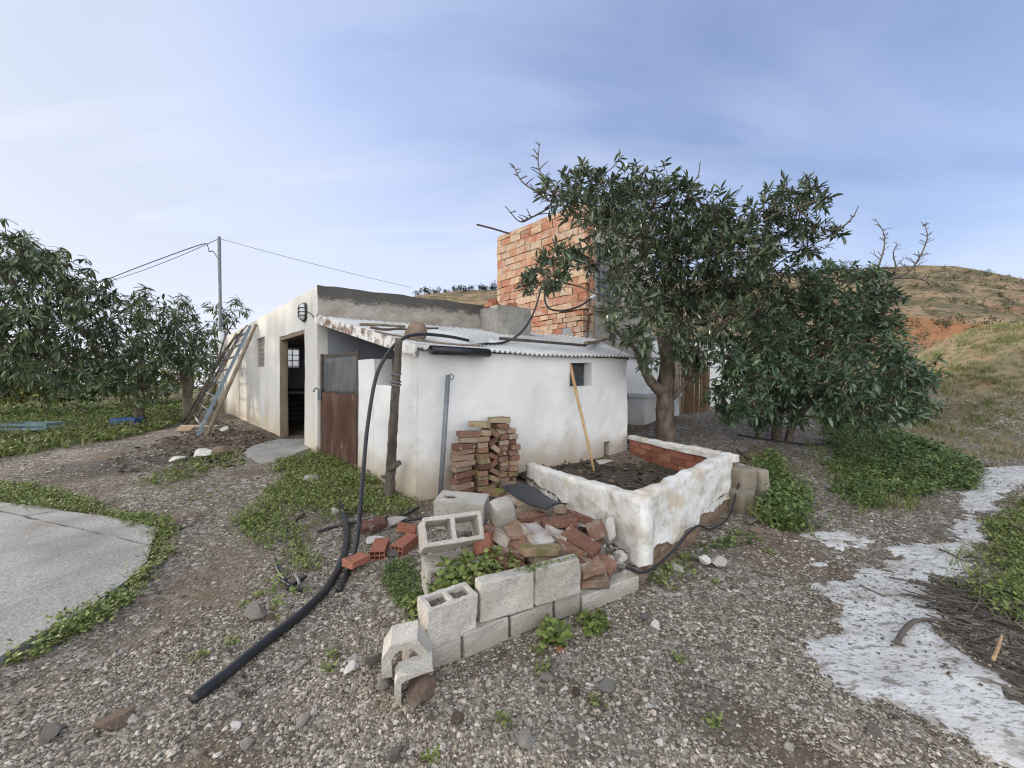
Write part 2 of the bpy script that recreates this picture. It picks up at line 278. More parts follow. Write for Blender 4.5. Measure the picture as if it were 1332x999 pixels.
class MB:
    def __init__(s): s.v = []; s.f = []
    def add(s, V, Fc):
        k = len(s.v); s.v += [tuple(p) for p in V]; s.f += [tuple(i+k for i in f) for f in Fc]; return s
    def box(s, c, size, M_=None, jit=0):
        V = []
        for dx in (-.5, .5):
            for dy in (-.5, .5):
                for dz in (-.5, .5):
                    p = Vector((dx*size[0], dy*size[1], dz*size[2]))
                    if jit: p += Vector([random.uniform(-jit, jit) for _ in range(3)])
                    V.append((M_ @ p if M_ else p)+Vector(c))
        return s.add(V, [(0, 1, 3, 2), (4, 6, 7, 5), (0, 4, 5, 1), (2, 3, 7, 6), (0, 2, 6, 4), (1, 5, 7, 3)])
    def beam(s, a, b, wd, ht, up=Vector((0, 0, 1))):
        a, b = Vector(a), Vector(b); d = (b-a); l = d.length; d.normalize(); sd = d.cross(up).normalized(); u2 = sd.cross(d)
        return s.box((a+b)/2, (l, wd, ht), Matrix((d, sd, u2)).transposed())
    def tube(s, pts, rad, n=8, cap=True, wob=0):
        pts = [Vector(p) for p in pts]
        if not hasattr(rad, '__len__'): rad = [rad]*len(pts)
        k = len(s.v); ref = None
        for i, p in enumerate(pts):
            t = (pts[min(i+1, len(pts)-1)]-pts[max(i-1, 0)]).normalized()
            if ref is None: ref = t.orthogonal().normalized()
            else: ref = (ref-t*ref.dot(t)); ref = ref.normalized() if ref.length > 1e-5 else t.orthogonal().normalized()
            b = t.cross(ref)
            for j in range(n):
                a = 2*math.pi*j/n; r = rad[i]*(1+(random.uniform(-wob, wob) if wob else 0))
                s.v.append(tuple(p+ref*math.cos(a)*r+b*math.sin(a)*r))
        for i in range(len(pts)-1):
            for j in range(n):
                s.f.append((k+i*n+j, k+i*n+(j+1) % n, k+(i+1)*n+(j+1) % n, k+(i+1)*n+j))
        if cap:
            s.f.append(tuple(k+j for j in reversed(range(n)))); s.f.append(tuple(k+(len(pts)-1)*n+j for j in range(n)))
        return s
    def ball(s, c, r, seg=10, rings=6):
        c = Vector(c); r = Vector(r if hasattr(r, '__len__') else (r, r, r)); k = len(s.v)
        s.v.append(tuple(c+Vector((0, 0, -r.z))))
        for i in range(1, rings):
            ph = math.pi*i/rings-math.pi/2
            for j in range(seg):
                a = 2*math.pi*j/seg; s.v.append(tuple(c+Vector((r.x*math.cos(a)*math.cos(ph), r.y*math.sin(a)*math.cos(ph), r.z*math.sin(ph)))))
        s.v.append(tuple(c+Vector((0, 0, r.z)))); top = len(s.v)-1
        for j in range(seg):
            s.f.append((k, k+1+(j+1) % seg, k+1+j)); s.f.append((top, top-seg+j, top-seg+(j+1) % seg))
        for i in range(rings-2):
            for j in range(seg):
                a = k+1+i*seg; s.f.append((a+j, a+(j+1) % seg, a+seg+(j+1) % seg, a+seg+j))
        return s
    def build(s, name, m, parent=None, smooth=False): return newobj(name, s.v, s.f, m, parent, smooth)
def curve(ctrl, n=10):
    """smooth curve through control points (Catmull-Rom)"""
    c = [Vector(p) for p in ctrl]; c = [c[0]*2-c[1]]+c+[c[-1]*2-c[-2]]; o = []
    for i in range(1, len(c)-2):
        for k in range(n):
            t = k/n; a, b, d, e = c[i-1], c[i], c[i+1], c[i+2]
            o.append(.5*((2*b)+(d-a)*t+(2*a-5*b+4*d-e)*t*t+(3*b-a-3*d+e)*t*t*t))
    o.append(c[-2]); return o
def grid_solid(xs, ys, solid, h, place):
    """cells of a grid extruded by h: (verts, faces); place maps (x, y, depth) to a point"""
    nx, ny = len(xs)-1, len(ys)-1; idx = {}; V = []; Fc = []
    def vi(i, j, k):
        q = (i, j, k)
        if q not in idx: idx[q] = len(V); V.append(place(xs[i], ys[j], h*k))
        return idx[q]
    ok = lambda i, j: 0 <= i < nx and 0 <= j < ny and solid(i, j)
    for i in range(nx):
        for j in range(ny):
            if not ok(i, j): continue
            Fc.append((vi(i, j, 0), vi(i+1, j, 0), vi(i+1, j+1, 0), vi(i, j+1, 0)))
            Fc.append((vi(i, j, 1), vi(i, j+1, 1), vi(i+1, j+1, 1), vi(i+1, j, 1)))
            for (di, dj, a, b) in ((-1, 0, (i, j+1), (i, j)), (1, 0, (i+1, j), (i+1, j+1)), (0, -1, (i, j), (i+1, j)), (0, 1, (i+1, j+1), (i, j+1))):
                if not ok(i+di, j+dj):
                    Fc.append((vi(*a, 0), vi(*a, 1), vi(*b, 1), vi(*b, 0)))
    return V, Fc
def cuts(lo, hi, marks, step):
    m = sorted({round(v, 5) for v in [lo, hi]+[q for q in marks if lo < q < hi]}); o = []
    for a, b in zip(m, m[1:]):
        k = max(1, int(round((b-a)/step))); o += [a+(b-a)*i/k for i in range(k)]
    return o+[m[-1]]
def nz3(p, s=1.0): return noise.noise(Vector(p)*s)
def wall(name, a, b, th, z0, z1, m, parent=None, openings=(), ztop=None, step=.22, wob=.012, smooth=False, edge=0.0):
    """a wall from a to b, thickness th to the left of a->b; openings (s0, s1, z0, z1); ztop(s) bends the top"""
    a = Vector((a[0], a[1], 0)); b = Vector((b[0], b[1], 0)); d = b-a; l = d.length; d.normalize(); nr = Vector((-d.y, d.x, 0))
    xs = cuts(0, l, [o[i] for o in openings for i in (0, 1)], step); zs = cuts(z0, z1, [o[i] for o in openings for i in (2, 3)], step)
    def solid(i, j):
        x = (xs[i]+xs[i+1])/2; z = (zs[j]+zs[j+1])/2
        return not any(o[0] < x < o[1] and o[2] < z < o[3] for o in openings)
    def place(x, z, t):
        zz_ = z
        if ztop: zz_ = z0+(z-z0)*(ztop(x)-z0)/(z1-z0)
        p = a+d*x+nr*t+Vector((0, 0, zz_))
        if wob: p += Vector((nz3(p, 1.7), nz3(p+Vector((9, 0, 0)), 1.7), nz3(p+Vector((0, 9, 0)), 1.7)*.8))*wob+Vector((nz3(p, 7), nz3(p+Vector((5, 0, 0)), 7), nz3(p+Vector((0, 5, 0)), 7)))*wob*.45
        return p
    V, Fc = grid_solid(xs, zs, solid, th, place)
    return newobj(name, V, Fc, m, parent, smooth)
def mesh_variant(verts, faces, seed, cutsn=2, amp=.004, bev=0.0, freq=14, smooth=False, chip=0):
    """a roughened copy of a base shape, as mesh data to share between repeats"""
    bm = bmesh.new(); vs = [bm.verts.new(v) for v in verts]
    for f in faces:
        try: bm.faces.new([vs[i] for i in f])
        except ValueError: pass
    bmesh.ops.recalc_face_normals(bm, faces=bm.faces)
    if bev: bmesh.ops.bevel(bm, geom=[e for e in bm.edges if e.calc_face_angle(0) > .5], offset=bev, segments=1, affect='EDGES', profile=.6)
    if cutsn: bmesh.ops.subdivide_edges(bm, edges=[e for e in bm.edges if e.calc_length() > .03], cuts=cutsn, use_grid_fill=True)
    off = Vector((seed*3.7, seed*1.3, seed*7.9))
    bm.normal_update()
    for v in bm.verts:
        n = noise.noise(v.co*freq+off)+.5*noise.noise(v.co*freq*2.7+off)
        v.co += v.normal*n*amp
        if chip:
            c = noise.noise(v.co*6+off*2)
            if c > .28: v.co -= v.normal*(c-.28)*chip
    me = bpy.data.meshes.new('shape'); bm.to_mesh(me); bm.free()
    me.polygons.foreach_set('use_smooth', np.full(len(me.polygons), smooth, bool))
    return me
def inst(name, me, m, loc, rot=(0, 0, 0), scale=(1, 1, 1), label=None, cat=None, group=None, parent=None):
    """an object on shared mesh data; the material sits on the object"""
    o = bpy.data.objects.new(name, me)
    if not me.materials: me.materials.append(m)
    COL.objects.link(o); o.material_slots[0].link = 'OBJECT'; o.material_slots[0].material = m
    o.location = loc; o.rotation_euler = rot; o.scale = scale if hasattr(scale, '__len__') else (scale,)*3
    if parent: hang(o, parent)
    return tag(o, label, cat, group)
BOXV = [(x*.5, y*.5, z*.5) for x in (-1, 1) for y in (-1, 1) for z in (-1, 1)]
BOXF = [(0, 1, 3, 2), (4, 6, 7, 5), (0, 4, 5, 1), (2, 3, 7, 6), (0, 2, 6, 4), (1, 5, 7, 3)]
def boxv(sx_, sy_, sz_): return [(x*sx_, y*sy_, z*sz_) for x, y, z in BOXV]
def rock_mesh(seed, flat=.7, sub=3, facet=True):
    bm = bmesh.new(); bmesh.ops.create_icosphere(bm, subdivisions=sub, radius=1); off = Vector((seed*5.1, seed*2.3, seed))
    r_ = random.Random(seed)
    planes = [(Vector((r_.gauss(0, 1), r_.gauss(0, 1), r_.gauss(0, 1))).normalized(), r_.uniform(.42, .78)) for _ in range(12)]
    for v in bm.verts:
        p = v.co.copy()
        if facet:
            for n, d in planes:
                e = p.dot(n)-d
                if e > 0: p -= n*e*.98
        p *= 1+.10*noise.noise(p*1.6+off)+.05*noise.noise(p*5+off)
        p.z *= flat; v.co = p
    me = bpy.data.meshes.new('rock'); bm.to_mesh(me); bm.free(); return me

# leaf shapes (points, triangles); the leaf lies along +Y, upper side +Z
def leaf_shape(wd, fold, droop):
    V = np.array([(0, 0, 0), (-wd*.75, .28, fold*.75), (0, .3, -.02), (wd*.75, .28, fold*.75), (-wd, .55, fold-droop*.25), (0, .58, -droop*.3), (wd, .55, fold-droop*.25), (-wd*.55, .82, fold*.5-droop*.6), (wd*.55, .82, fold*.5-droop*.6), (0, 1, -droop)])
    T = np.array([(0, 2, 1), (0, 3, 2), (1, 2, 5), (1, 5, 4), (2, 3, 6), (2, 6, 5), (4, 5, 7), (5, 6, 8), (7, 5, 9), (5, 8, 9)])
    return V, T
AVO = leaf_shape(.135, .045, .14); MANGO = leaf_shape(.115, .03, .30)
SMALL = (np.array([(0, 0, 0), (-.3, .45, .07), (.3, .45, .07), (0, 1, -.06)]), np.array([(0, 2, 1), (1, 2, 3)]))
ROUND = (np.array([(0, 0, 0), (-.45, .35, .08), (-.34, .85, .04), (0, 1, -.04), (.34, .85, .04), (.45, .35, .08)]), np.array([(0, 5, 1), (1, 5, 4), (1, 4, 2), (2, 4, 3)]))
BLADE = (np.array([(-.03, 0, 0), (.03, 0, 0), (-.022, .55, -.03), (.022, .55, -.03), (0, 1, -.16)]), np.array([(0, 1, 3), (0, 3, 2), (2, 3, 4)]))
def norm(a): return a/np.maximum(np.linalg.norm(a, axis=-1, keepdims=True), 1e-9)
def leaves(shape, pos, dirs, size, roll=.7):
    """one leaf per row: pos, direction, length -> (V, F)"""
    V, T = shape; n = len(pos); d = norm(dirs)
    up = np.tile((0, 0, 1.0), (n, 1))+rng.normal(0, roll*.5, (n, 3))
    sd = norm(np.cross(d, up)); nm = np.cross(sd, d)
    B = np.stack([sd, d, nm], axis=1)*np.asarray(size).reshape(-1, 1, 1)
    W = np.einsum('vk,nkc->nvc', V, B)+pos[:, None, :]
    Fc = T[None]+(np.arange(n)*len(V))[:, None, None]
    return W.reshape(-1, 3), Fc.reshape(-1, 3)
def rosettes(tips, axes, per, size, shape, spread=(35, 95), sag=.25, along=.10):
    k = len(tips); n = k*per
    a = np.repeat(norm(axes), per, 0); t = np.repeat(tips, per, 0)
    ref = norm(np.cross(a, rng.normal(0, 1, (n, 3)))); ang = np.radians(rng.uniform(spread[0], spread[1], n))[:, None]
    d = a*np.cos(ang)+ref*np.sin(ang); d[:, 2] -= sag
    pos = t-a*rng.uniform(0, along, n)[:, None]
    return leaves(shape, pos, d, size*rng.uniform(.45, 1.3, n))

# ------------------------------------------------------------------ polygons on the ground
def gpoly(px): return [tuple(hit(*p)[:2]) for p in px]
def sdist(x, y, poly):
    """signed distance to a polygon, positive inside (numpy)"""
    x = np.asarray(x, float); y = np.asarray(y, float); ins = np.zeros(x.shape, bool); d = np.full(x.shape, 1e9)
    for (x0, y0), (x1, y1) in zip(poly, poly[1:]+poly[:1]):
        ex, ey = x1-x0, y1-y0; t = np.clip(((x-x0)*ex+(y-y0)*ey)/(ex*ex+ey*ey+1e-12), 0, 1)
        d = np.minimum(d, np.hypot(x-x0-t*ex, y-y0-t*ey))
        c = ((y0 > y) != (y1 > y)) & (x < (x1-x0)*(y-y0)/(y1-y0+1e-12)+x0); ins ^= c
    return np.where(ins, d, -d)
def vnoise(x, y, s, seed=0):
    f = np.frompyfunc(lambda a, b: noise.noise((a*s+seed, b*s-seed, seed*1.7)), 2, 1)
    return f(np.asarray(x, float), np.asarray(y, float)).astype(float)

# ------------------------------------------------------------------ ground sheet
def spacing(lo, hi, st, far, gr):
    c = list(np.arange(lo, hi+1e-6, st)); a = []; d = st; q = hi
    while q < far: d *= gr; q += d; a.append(q)
    b = []; d = st; q = lo
    while q > -far: d *= gr; q -= d; b.append(q)
    return np.array(b[::-1]+c+a)
gx = spacing(-13, 14, .075, 900, 1.16); gy = spacing(0, 16, .075, 900, 1.16)
X, Y = np.meshgrid(gx, gy)
Z = g(X, Y)
near = (np.abs(X) < 14) & (Y > -1) & (Y < 17)
Z[near] += .016*vnoise(X[near], Y[near], 1.9, 3)+.010*vnoise(X[near], Y[near], 6.5, 5)
nx_, ny_ = len(gx), len(gy)
V = np.stack([X.ravel(), Y.ravel(), Z.ravel()], 1)
i, j = np.meshgrid(np.arange(nx_-1), np.arange(ny_-1)); k = (j*nx_+i).ravel()
Fq = np.stack([k, k+1, k+nx_+1, k+nx_], 1)
def groundmat():
    m = bpy.data.materials.new('stony_ground'); m.use_nodes = True; t = m.node_tree; b = t.nodes['Principled BSDF']; nn = t.nodes.new; lk = t.links.new
    co = nn('ShaderNodeNewGeometry').outputs['Position']
    def nz(sc, det=5, ro=.6):
        n = nn('ShaderNodeTexNoise'); lk(co, n.inputs['Vector']); n.inputs['Scale'].default_value = sc; n.inputs['Detail'].default_value = det; n.inputs['Roughness'].default_value = ro; return n.outputs[0]
    def ramp(v, *st):
        r = nn('ShaderNodeValToRGB'); lk(v, r.inputs[0]); e = r.color_ramp.elements
        while len(e) < len(st): e.new(.5)
        for q, (p, c) in zip(e, st): q.position = p; q.color = (*c, 1)
        return r.outputs[0]
    def mixc(f, a, c):
        n = nn('ShaderNodeMixRGB')
        if isinstance(f, float): n.inputs[0].default_value = f
        else: lk(f, n.inputs[0])
        for q, s in ((1, a), (2, c)):
            if isinstance(s, tuple): n.inputs[q].default_value = (*s, 1)
            else: lk(s, n.inputs[q])
        return n.outputs[0]
    def stp(v, a, c):
        n = nn('ShaderNodeMapRange'); n.interpolation_type = 'SMOOTHSTEP'; lk(v, n.inputs[0]); n.inputs[1].default_value = a; n.inputs[2].default_value = c; return n.outputs[0]
    def vor(sc):
        n = nn('ShaderNodeTexVoronoi'); lk(co, n.inputs['Vector']); n.inputs['Scale'].default_value = sc; n.inputs['Randomness'].default_value = 1
        s = nn('ShaderNodeSeparateXYZ'); lk(n.outputs['Color'], s.inputs[0]); return n.outputs['Distance'], s.outputs[0], s.outputs[1]
    soil = ramp(nz(9, 8, .65), (.3, (.11, .085, .061)), (.55, (.195, .153, .112)), (.75, (.28, .23, .172)))
    peb = ((.0, (.095, .08, .066)), (.35, (.20, .178, .148)), (.6, (.285, .258, .22)), (.85, (.41, .38, .335)), (1.0, (.53, .50, .455)))
    d1, c1, e1 = vor(46); d2, c2, e2 = vor(24)
    gr1 = ramp(c1, *peb); gr2 = ramp(c2, *peb)
    cover = stp(nz(1.1, 5, .6), .36, .54)
    mm = nn('ShaderNodeMath'); mm.operation = 'MULTIPLY'; lk(stp(e1, .35, .5), mm.inputs[0]); lk(cover, mm.inputs[1])
    c = mixc(mm.outputs[0], soil, gr1)
    m2 = nn('ShaderNodeMath'); m2.operation = 'MULTIPLY'; lk(stp(e2, .62, .68), m2.inputs[0]); lk(cover, m2.inputs[1])
    c = mixc(m2.outputs[0], c, gr2)
    # an old bonfire patch and leaf litter: dark soil with shapes of their own
    sp = nn('ShaderNodeSeparateXYZ'); lk(co, sp.inputs[0])
    def patch(cx, cy, rx, ry, col, amt, cc):
        q = []
        for o_, cc_, rr in ((sp.outputs[0], cx, rx), (sp.outputs[1], cy, ry)):
            a = nn('ShaderNodeMath'); a.operation = 'SUBTRACT'; lk(o_, a.inputs[0]); a.inputs[1].default_value = cc_
            d = nn('ShaderNodeMath'); d.operation = 'DIVIDE'; lk(a.outputs[0], d.inputs[0]); d.inputs[1].default_value = rr
            p = nn('ShaderNodeMath'); p.operation = 'POWER'; lk(d.outputs[0], p.inputs[0]); p.inputs[1].default_value = 2; q.append(p.outputs[0])
        s = nn('ShaderNodeMath'); lk(q[0], s.inputs[0]); lk(q[1], s.inputs[1])
        n = nn('ShaderNodeMath'); n.operation = 'MULTIPLY'; lk(nz(2.6, 6, .65), n.inputs[0]); n.inputs[1].default_value = 1.5
        s2 = nn('ShaderNodeMath'); lk(s.outputs[0], s2.inputs[0]); lk(n.outputs[0], s2.inputs[1])
        k_ = nn('ShaderNodeMapRange'); lk(s2.outputs[0], k_.inputs[0]); k_.inputs[1].default_value = 1.0; k_.inputs[2].default_value = 1.7; k_.inputs[3].default_value = amt; k_.inputs[4].default_value = 0
        return mixc(k_.outputs[0], cc, col)
    c = patch(-5.6, 5.7, 1.7, .8, (.045, .043, .043), .75, c)
    c = patch(-5.2, 7.7, 1.6, 1.7, (.085, .058, .042), .75, c)
    c = patch(-2.0, 3.0, .5, 1.9, (.19, .15, .11), .45, c)
    # dry grass and red earth far away and on the cut bank
    def rng_(v, a, b_): return stp(v, a, b_)
    farm = stp(sp.outputs[2], .75, 1.3)
    bank = ramp(nz(1.9, 8, .66), (.34, (.17, .165, .085)), (.46, (.28, .235, .15)), (.56, (.34, .26, .175)), (.66, (.40, .235, .14)))
    c = mixc(farm, c, bank)
    lo = stp(sp.outputs[2], -.05, -.6)
    lo2 = nn('ShaderNodeMath'); lo2.operation = 'SUBTRACT'; lo2.inputs[0].default_value = 1; lk(stp(sp.outputs[2], -.7, -.1), lo2.inputs[1])
    c = mixc(lo2.outputs[0], c, ramp(nz(.5, 6, .6), (.35, (.05, .07, .025)), (.6, (.14, .14, .06)), (.75, (.20, .17, .10))))
    lk(c, b.inputs['Base Color']); b.inputs['Roughness'].default_value = .96; b.inputs['Specular IOR Level'].default_value = .15
    hgt = nn('ShaderNodeMath'); hgt.operation = 'MULTIPLY_ADD'; lk(d1, hgt.inputs[0]); hgt.inputs[1].default_value = -.8; lk(nz(60, 5, .7), hgt.inputs[2])
    bn = nn('ShaderNodeBump'); lk(hgt.outputs[0], bn.inputs['Height']); bn.inputs['Strength'].default_value = .9; bn.inputs['Distance'].default_value = .018; lk(bn.outputs[0], b.inputs['Normal'])
    return m
tag(newobj('ground', V, Fq, groundmat(), smooth=True, recenter=False), kind='structure')

# ------------------------------------------------------------------ white concrete path (an uneven skin that sinks under the gravel at its ragged edge)
PATH = gpoly([(1273, 607), (1252, 640), (1243, 665), (1238, 690), (1229, 705), (1164, 712), (1150, 730), (1095, 748), (1041, 758), (1085, 784), (1075, 812), (1049, 854), (1085, 885), (1120, 911), (1165, 925), (1208, 940), (1290, 975), (1350, 1010), (1420, 1010), (1420, 960), (1332, 920), (1300, 885), (1273, 863), (1262, 845), (1234, 824), (1240, 800), (1247, 788), (1225, 766), (1265, 731), (1288, 705), (1280, 672), (1316, 641), (1350, 622), (1400, 612), (1350, 606), (1300, 606)])
ISL = [gpoly([(1045, 690), (1085, 688), (1128, 700), (1122, 712), (1080, 710), (1050, 702)]), gpoly([(1048, 730), (1078, 728), (1084, 740), (1056, 742)])]
def pathmask(x, y, nsc=1.0):
    s = sdist(x, y, PATH)
    for q in ISL: s = np.maximum(s, sdist(x, y, q)*.8)
    return s
xs = np.arange(1.0, 10.5, .028); ys = np.arange(1.1, 6.6, .028); PX, PY = np.meshgrid(xs, ys)
sd = pathmask(PX, PY)
sdn = sd-.05+.10*vnoise(PX, PY, 2.6, 2)+.08*vnoise(PX, PY, 7, 4)+.07*vnoise(PX*1.0, PY*2.2, 12, 6)+.05*vnoise(PX, PY*1.6, 24, 9)
PZ = g(PX, PY)+.016*vnoise(PX, PY, 1.9, 3)+.010*vnoise(PX, PY, 6.5, 5)+np.clip(sdn*.12+.003, -.035, .010)+.003*vnoise(PX, PY, 9, 8)
keep = (sdn > -.12); kq = keep[:-1, :-1] | keep[1:, :-1] | keep[:-1, 1:] | keep[1:, 1:]
i, j = np.meshgrid(np.arange(len(xs)-1), np.arange(len(ys)-1)); k = (j*len(xs)+i); F_ = np.stack([k, k+1, k+len(xs)+1, k+len(xs)], -1)[kq]
us, inv = np.unique(F_, return_inverse=True); Vp = np.stack([PX.ravel(), PY.ravel(), PZ.ravel()], 1)[us]
MT['pathm'] = mk('worn_white_concrete', [(.3, (.47, .455, .425)), (.5, (.61, .60, .575)), (.7, (.71, .705, .685))], 2.4, 8, .93, (36, .7, .008), coords='World', spots=[(4.5, .56, (.30, .265, .22), .7, .10), (12, .565, (.21, .185, .15), .8, .06), (34, .55, (.22, .20, .165), .75, .06), (1.3, .56, (.40, .37, .325), .5, .14)], stretch=(.75, 1.9, 1), grain=(60, .15))
tag(newobj('path', Vp, inv.reshape(F_.shape), MT['pathm'], smooth=True, recenter=False), kind='structure')

# ------------------------------------------------------------------ concrete slab on the left, cracked into plates
SLABPX = [(-60, 655), (0, 658), (40, 662), (80, 669), (130, 675), (165, 682), (205, 691), (198, 712), (192, 738), (172, 758), (150, 775), (100, 808), (60, 832), (0, 866), (-120, 940), (-300, 960), (-420, 800), (-250, 690)]
SLAB = gpoly(SLABPX)
MT['slab'] = mk('old_grey_concrete', [(.3, (.22, .215, .20)), (.5, (.32, .312, .295)), (.72, (.42, .412, .39))], 1.8, 8, .95, (50, 1, .012), coords='World', spots=[(2.2, .55, (.24, .21, .175), .55, .14), (14, .6, (.20, .18, .16), .5, .08), (40, .60, (.16, .15, .14), .6, .05)], grain=(70, .30))
def plate_cut(poly, p, d, side):
    """part of a polygon on one side of a line"""
    o = []; n = (-d[1], d[0]); f = lambda q: ((q[0]-p[0])*n[0]+(q[1]-p[1])*n[1])*side-.011
    for a, b in zip(poly, poly[1:]+poly[:1]):
        fa, fb = f(a), f(b)
        if fa >= 0: o.append(a)
        if fa*fb < 0: t = fa/(fa-fb); o.append((a[0]+(b[0]-a[0])*t, a[1]+(b[1]-a[1])*t))
    return o
def dense(poly, st, amp, seed):
    o = []
    for a, b in zip(poly, poly[1:]+poly[:1]):
        n_ = max(1, int(math.hypot(b[0]-a[0], b[1]-a[1])/st))
        for q in range(n_):
            t = q/n_; x = a[0]+(b[0]-a[0])*t; y = a[1]+(b[1]-a[1])*t
            o.append((x+amp*noise.noise((x*5, y*5, seed)), y+amp*noise.noise((x*5, y*5, seed+9))))
    return o
mb = MB()
c0, c1 = hit(30, 677)[:2], hit(186, 714)[:2]; e0, e1 = hit(0, 681)[:2], hit(84, 668)[:2]
d1_ = (c1[0]-c0[0], c1[1]-c0[1]); q = math.hypot(*d1_); d1_ = (d1_[0]/q, d1_[1]/q)
d2_ = (e1[0]-e0[0], e1[1]-e0[1]); q = math.hypot(*d2_); d2_ = (d2_[0]/q, d2_[1]/q)
big = plate_cut(SLAB, c0, d1_, -1); rest = plate_cut(SLAB, c0, d1_, 1); r1 = plate_cut(rest, e0, d2_, 1); r2 = plate_cut(rest, e0, d2_, -1)
for q, pl in enumerate((big, r1, r2)):
    if len(pl) < 3: continue
    pl = dense(pl, .08, .018, q*3.0)
    n_ = len(pl); zt = .045-.004*q
    top = [(x, y, gf(x, y)+zt) for x, y in pl]; bot = [(x, y, gf(x, y)-.05) for x, y in pl]
    mb.add(top+bot, [tuple(range(n_))]+[(a, n_+a, n_+(a+1) % n_, (a+1) % n_) for a in range(n_)])
o = mb.build('concrete_slab', MT['slab']); tag(o, kind='structure')
# doorstep slab in front of the house door
STEP = gpoly([(318, 592), (330, 583), (362, 574), (398, 575), (404, 586), (370, 600), (335, 602)])
pl = dense(STEP, .07, .03, 4.0); n_ = len(pl)
mb = MB().add([(x, y, gf(x, y)+.045) for x, y in pl]+[(x, y, gf(x, y)-.06) for x, y in pl], [tuple(range(n_))]+[(a, n_+a, n_+(a+1) % n_, (a+1) % n_) for a in range(n_)])
tag(mb.build('doorstep', MT['slab']), 'flat grey broken concrete doorstep in front of the dark house doorway', 'doorstep')

# ------------------------------------------------------------------ hills far behind
def hillmat():
    m = mk('dry_hillside', [(.30, (.15, .12, .08)), (.44, (.24, .18, .12)), (.56, (.33, .24, .155)), (.68, (.40, .28, .18)), (.8, (.34, .275, .20))], .11, 9, .97, (.9, .6, .8), coords='World', stretch=(1, 1, 4), spots=[(.16, .50, (.12, .12, .065), .7, .10), (.7, .54, (.07, .08, .042), .8, .05), (1.6, .58, (.06, .07, .04), .7, .05), (.07, .62, (.36, .19, .10), .6, .06)], spec=.05)
    t = m.node_tree; nn = t.nodes.new; lk = t.links.new; b = t.nodes['Principled BSDF']; src = b.inputs['Base Color'].links[0].from_socket
    # a cut of bare red earth low on the right-hand slope
    ge = nn('ShaderNodeNewGeometry'); mpn = nn('ShaderNodeMapping'); mpn.vector_type = 'TEXTURE'; lk(ge.outputs['Position'], mpn.inputs[0]); mpn.inputs['Location'].default_value = (66, 57, 8.6); mpn.inputs['Scale'].default_value = (17, 11, 3.8)
    ln = nn('ShaderNodeVectorMath'); ln.operation = 'LENGTH'; lk(mpn.outputs[0], ln.inputs[0]); nz_ = nn('ShaderNodeTexNoise'); lk(ge.outputs['Position'], nz_.inputs['Vector']); nz_.inputs['Scale'].default_value = .6; nz_.inputs['Detail'].default_value = 7
    ad = nn('ShaderNodeMath'); lk(ln.outputs['Value'], ad.inputs[0]); lk(nz_.outputs[0], ad.inputs[1]); mr_ = nn('ShaderNodeMapRange'); lk(ad.outputs[0], mr_.inputs[0]); mr_.inputs[1].default_value = 1.55; mr_.inputs[2].default_value = 1.2; mr_.inputs[3].default_value = 0; mr_.inputs[4].default_value = .75
    mxn = nn('ShaderNodeMixRGB'); lk(mr_.outputs[0], mxn.inputs[0]); lk(src, mxn.inputs[1]); mxn.inputs[2].default_value = (.42, .19, .085, 1); lk(mxn.outputs[0], b.inputs['Base Color'])
    return m
ridge_px = [(300, 470), (480, 400), (520, 389), (545, 381), (600, 378), (660, 377), (750, 372), (900, 362), (1050, 354), (1140, 350), (1200, 347), (1245, 348), (1290, 356), (1332, 364), (1400, 378), (1500, 402), (1700, 450), (2100, 480)]
def ridge(px): return np.interp(px, [a for a, b in ridge_px], [b for a, b in ridge_px])
pa = np.linspace(300, 2100, 330); tt = np.linspace(0, 1.25, 90)
HV = np.zeros((len(tt), len(pa), 3))
for q, t in enumerate(tt):
    D = 34+82*t
    x = (pa-CX)/F*D; y = np.full_like(x, D)
    ztop = CAMZ+(HZ-ridge(pa))/F*116
    ph = t*2*np.pi*7+.9*np.sin(pa/130)+.012*pa; terr = t+.020*np.sin(ph)+.010*np.sin(2*ph+.6)          # farmed terraces
    prof = np.where(t < 1, np.clip(terr, 0, 1.0)**1.02, 1-(t-1)*1.6)
    z = -1.5+(ztop+1.5)*prof+.9*vnoise(x, y, .09, 3)*np.minimum(1, t*4)*(1-.9*ss(.85, 1, t))+.25*vnoise(x, y, .5, 7)*(1-.5*ss(.9, 1, t))
    HV[q] = np.stack([x, y, z], 1)
i, j = np.meshgrid(np.arange(len(pa)-1), np.arange(len(tt)-1)); k = (j*len(pa)+i).ravel()
tag(newobj('hill', HV.reshape(-1, 3), np.stack([k, k+1, k+len(pa)+1, k+len(pa)], 1), hillmat(), smooth=True, recenter=False), kind='structure')
def hillpoint(px, t):
    D = 34+82*t; q = int(np.clip(np.searchsorted(tt, t), 0, len(tt)-1)); p = int(np.clip(np.searchsorted(pa, px), 0, len(pa)-1))
    return Vector(HV[q, p])

# ------------------------------------------------------------------ farmhouse
U = Vector((.824, .566, 0)).normalized(); W = Vector((-.678, .735, 0)).normalized()
C0 = Vector((-2.94, 5.92, 0)); HT = 2.79
def H(u, w_, z=0): return C0+U*u+W*w_+Vector((0, 0, z))
LF = 10.05; FW = 5.73; RM = 4.7
house = empty('farmhouse', H(0, 0, .2), 'low flat-roofed white farmhouse with a weathered grey parapet and dark open doorway', 'house')
# facade runs from the far end to the near corner so that its thickness lies inside
DOOR = (LF-2.36, LF-.66, .0, 2.2); WIN = (LF-4.56, LF-3.72, 1.66, 2.33)
wall('facade', H(0, LF), H(0, 0), .15, -.6, HT, MT['facade'], house, [DOOR, WIN], step=.2, wob=.010)
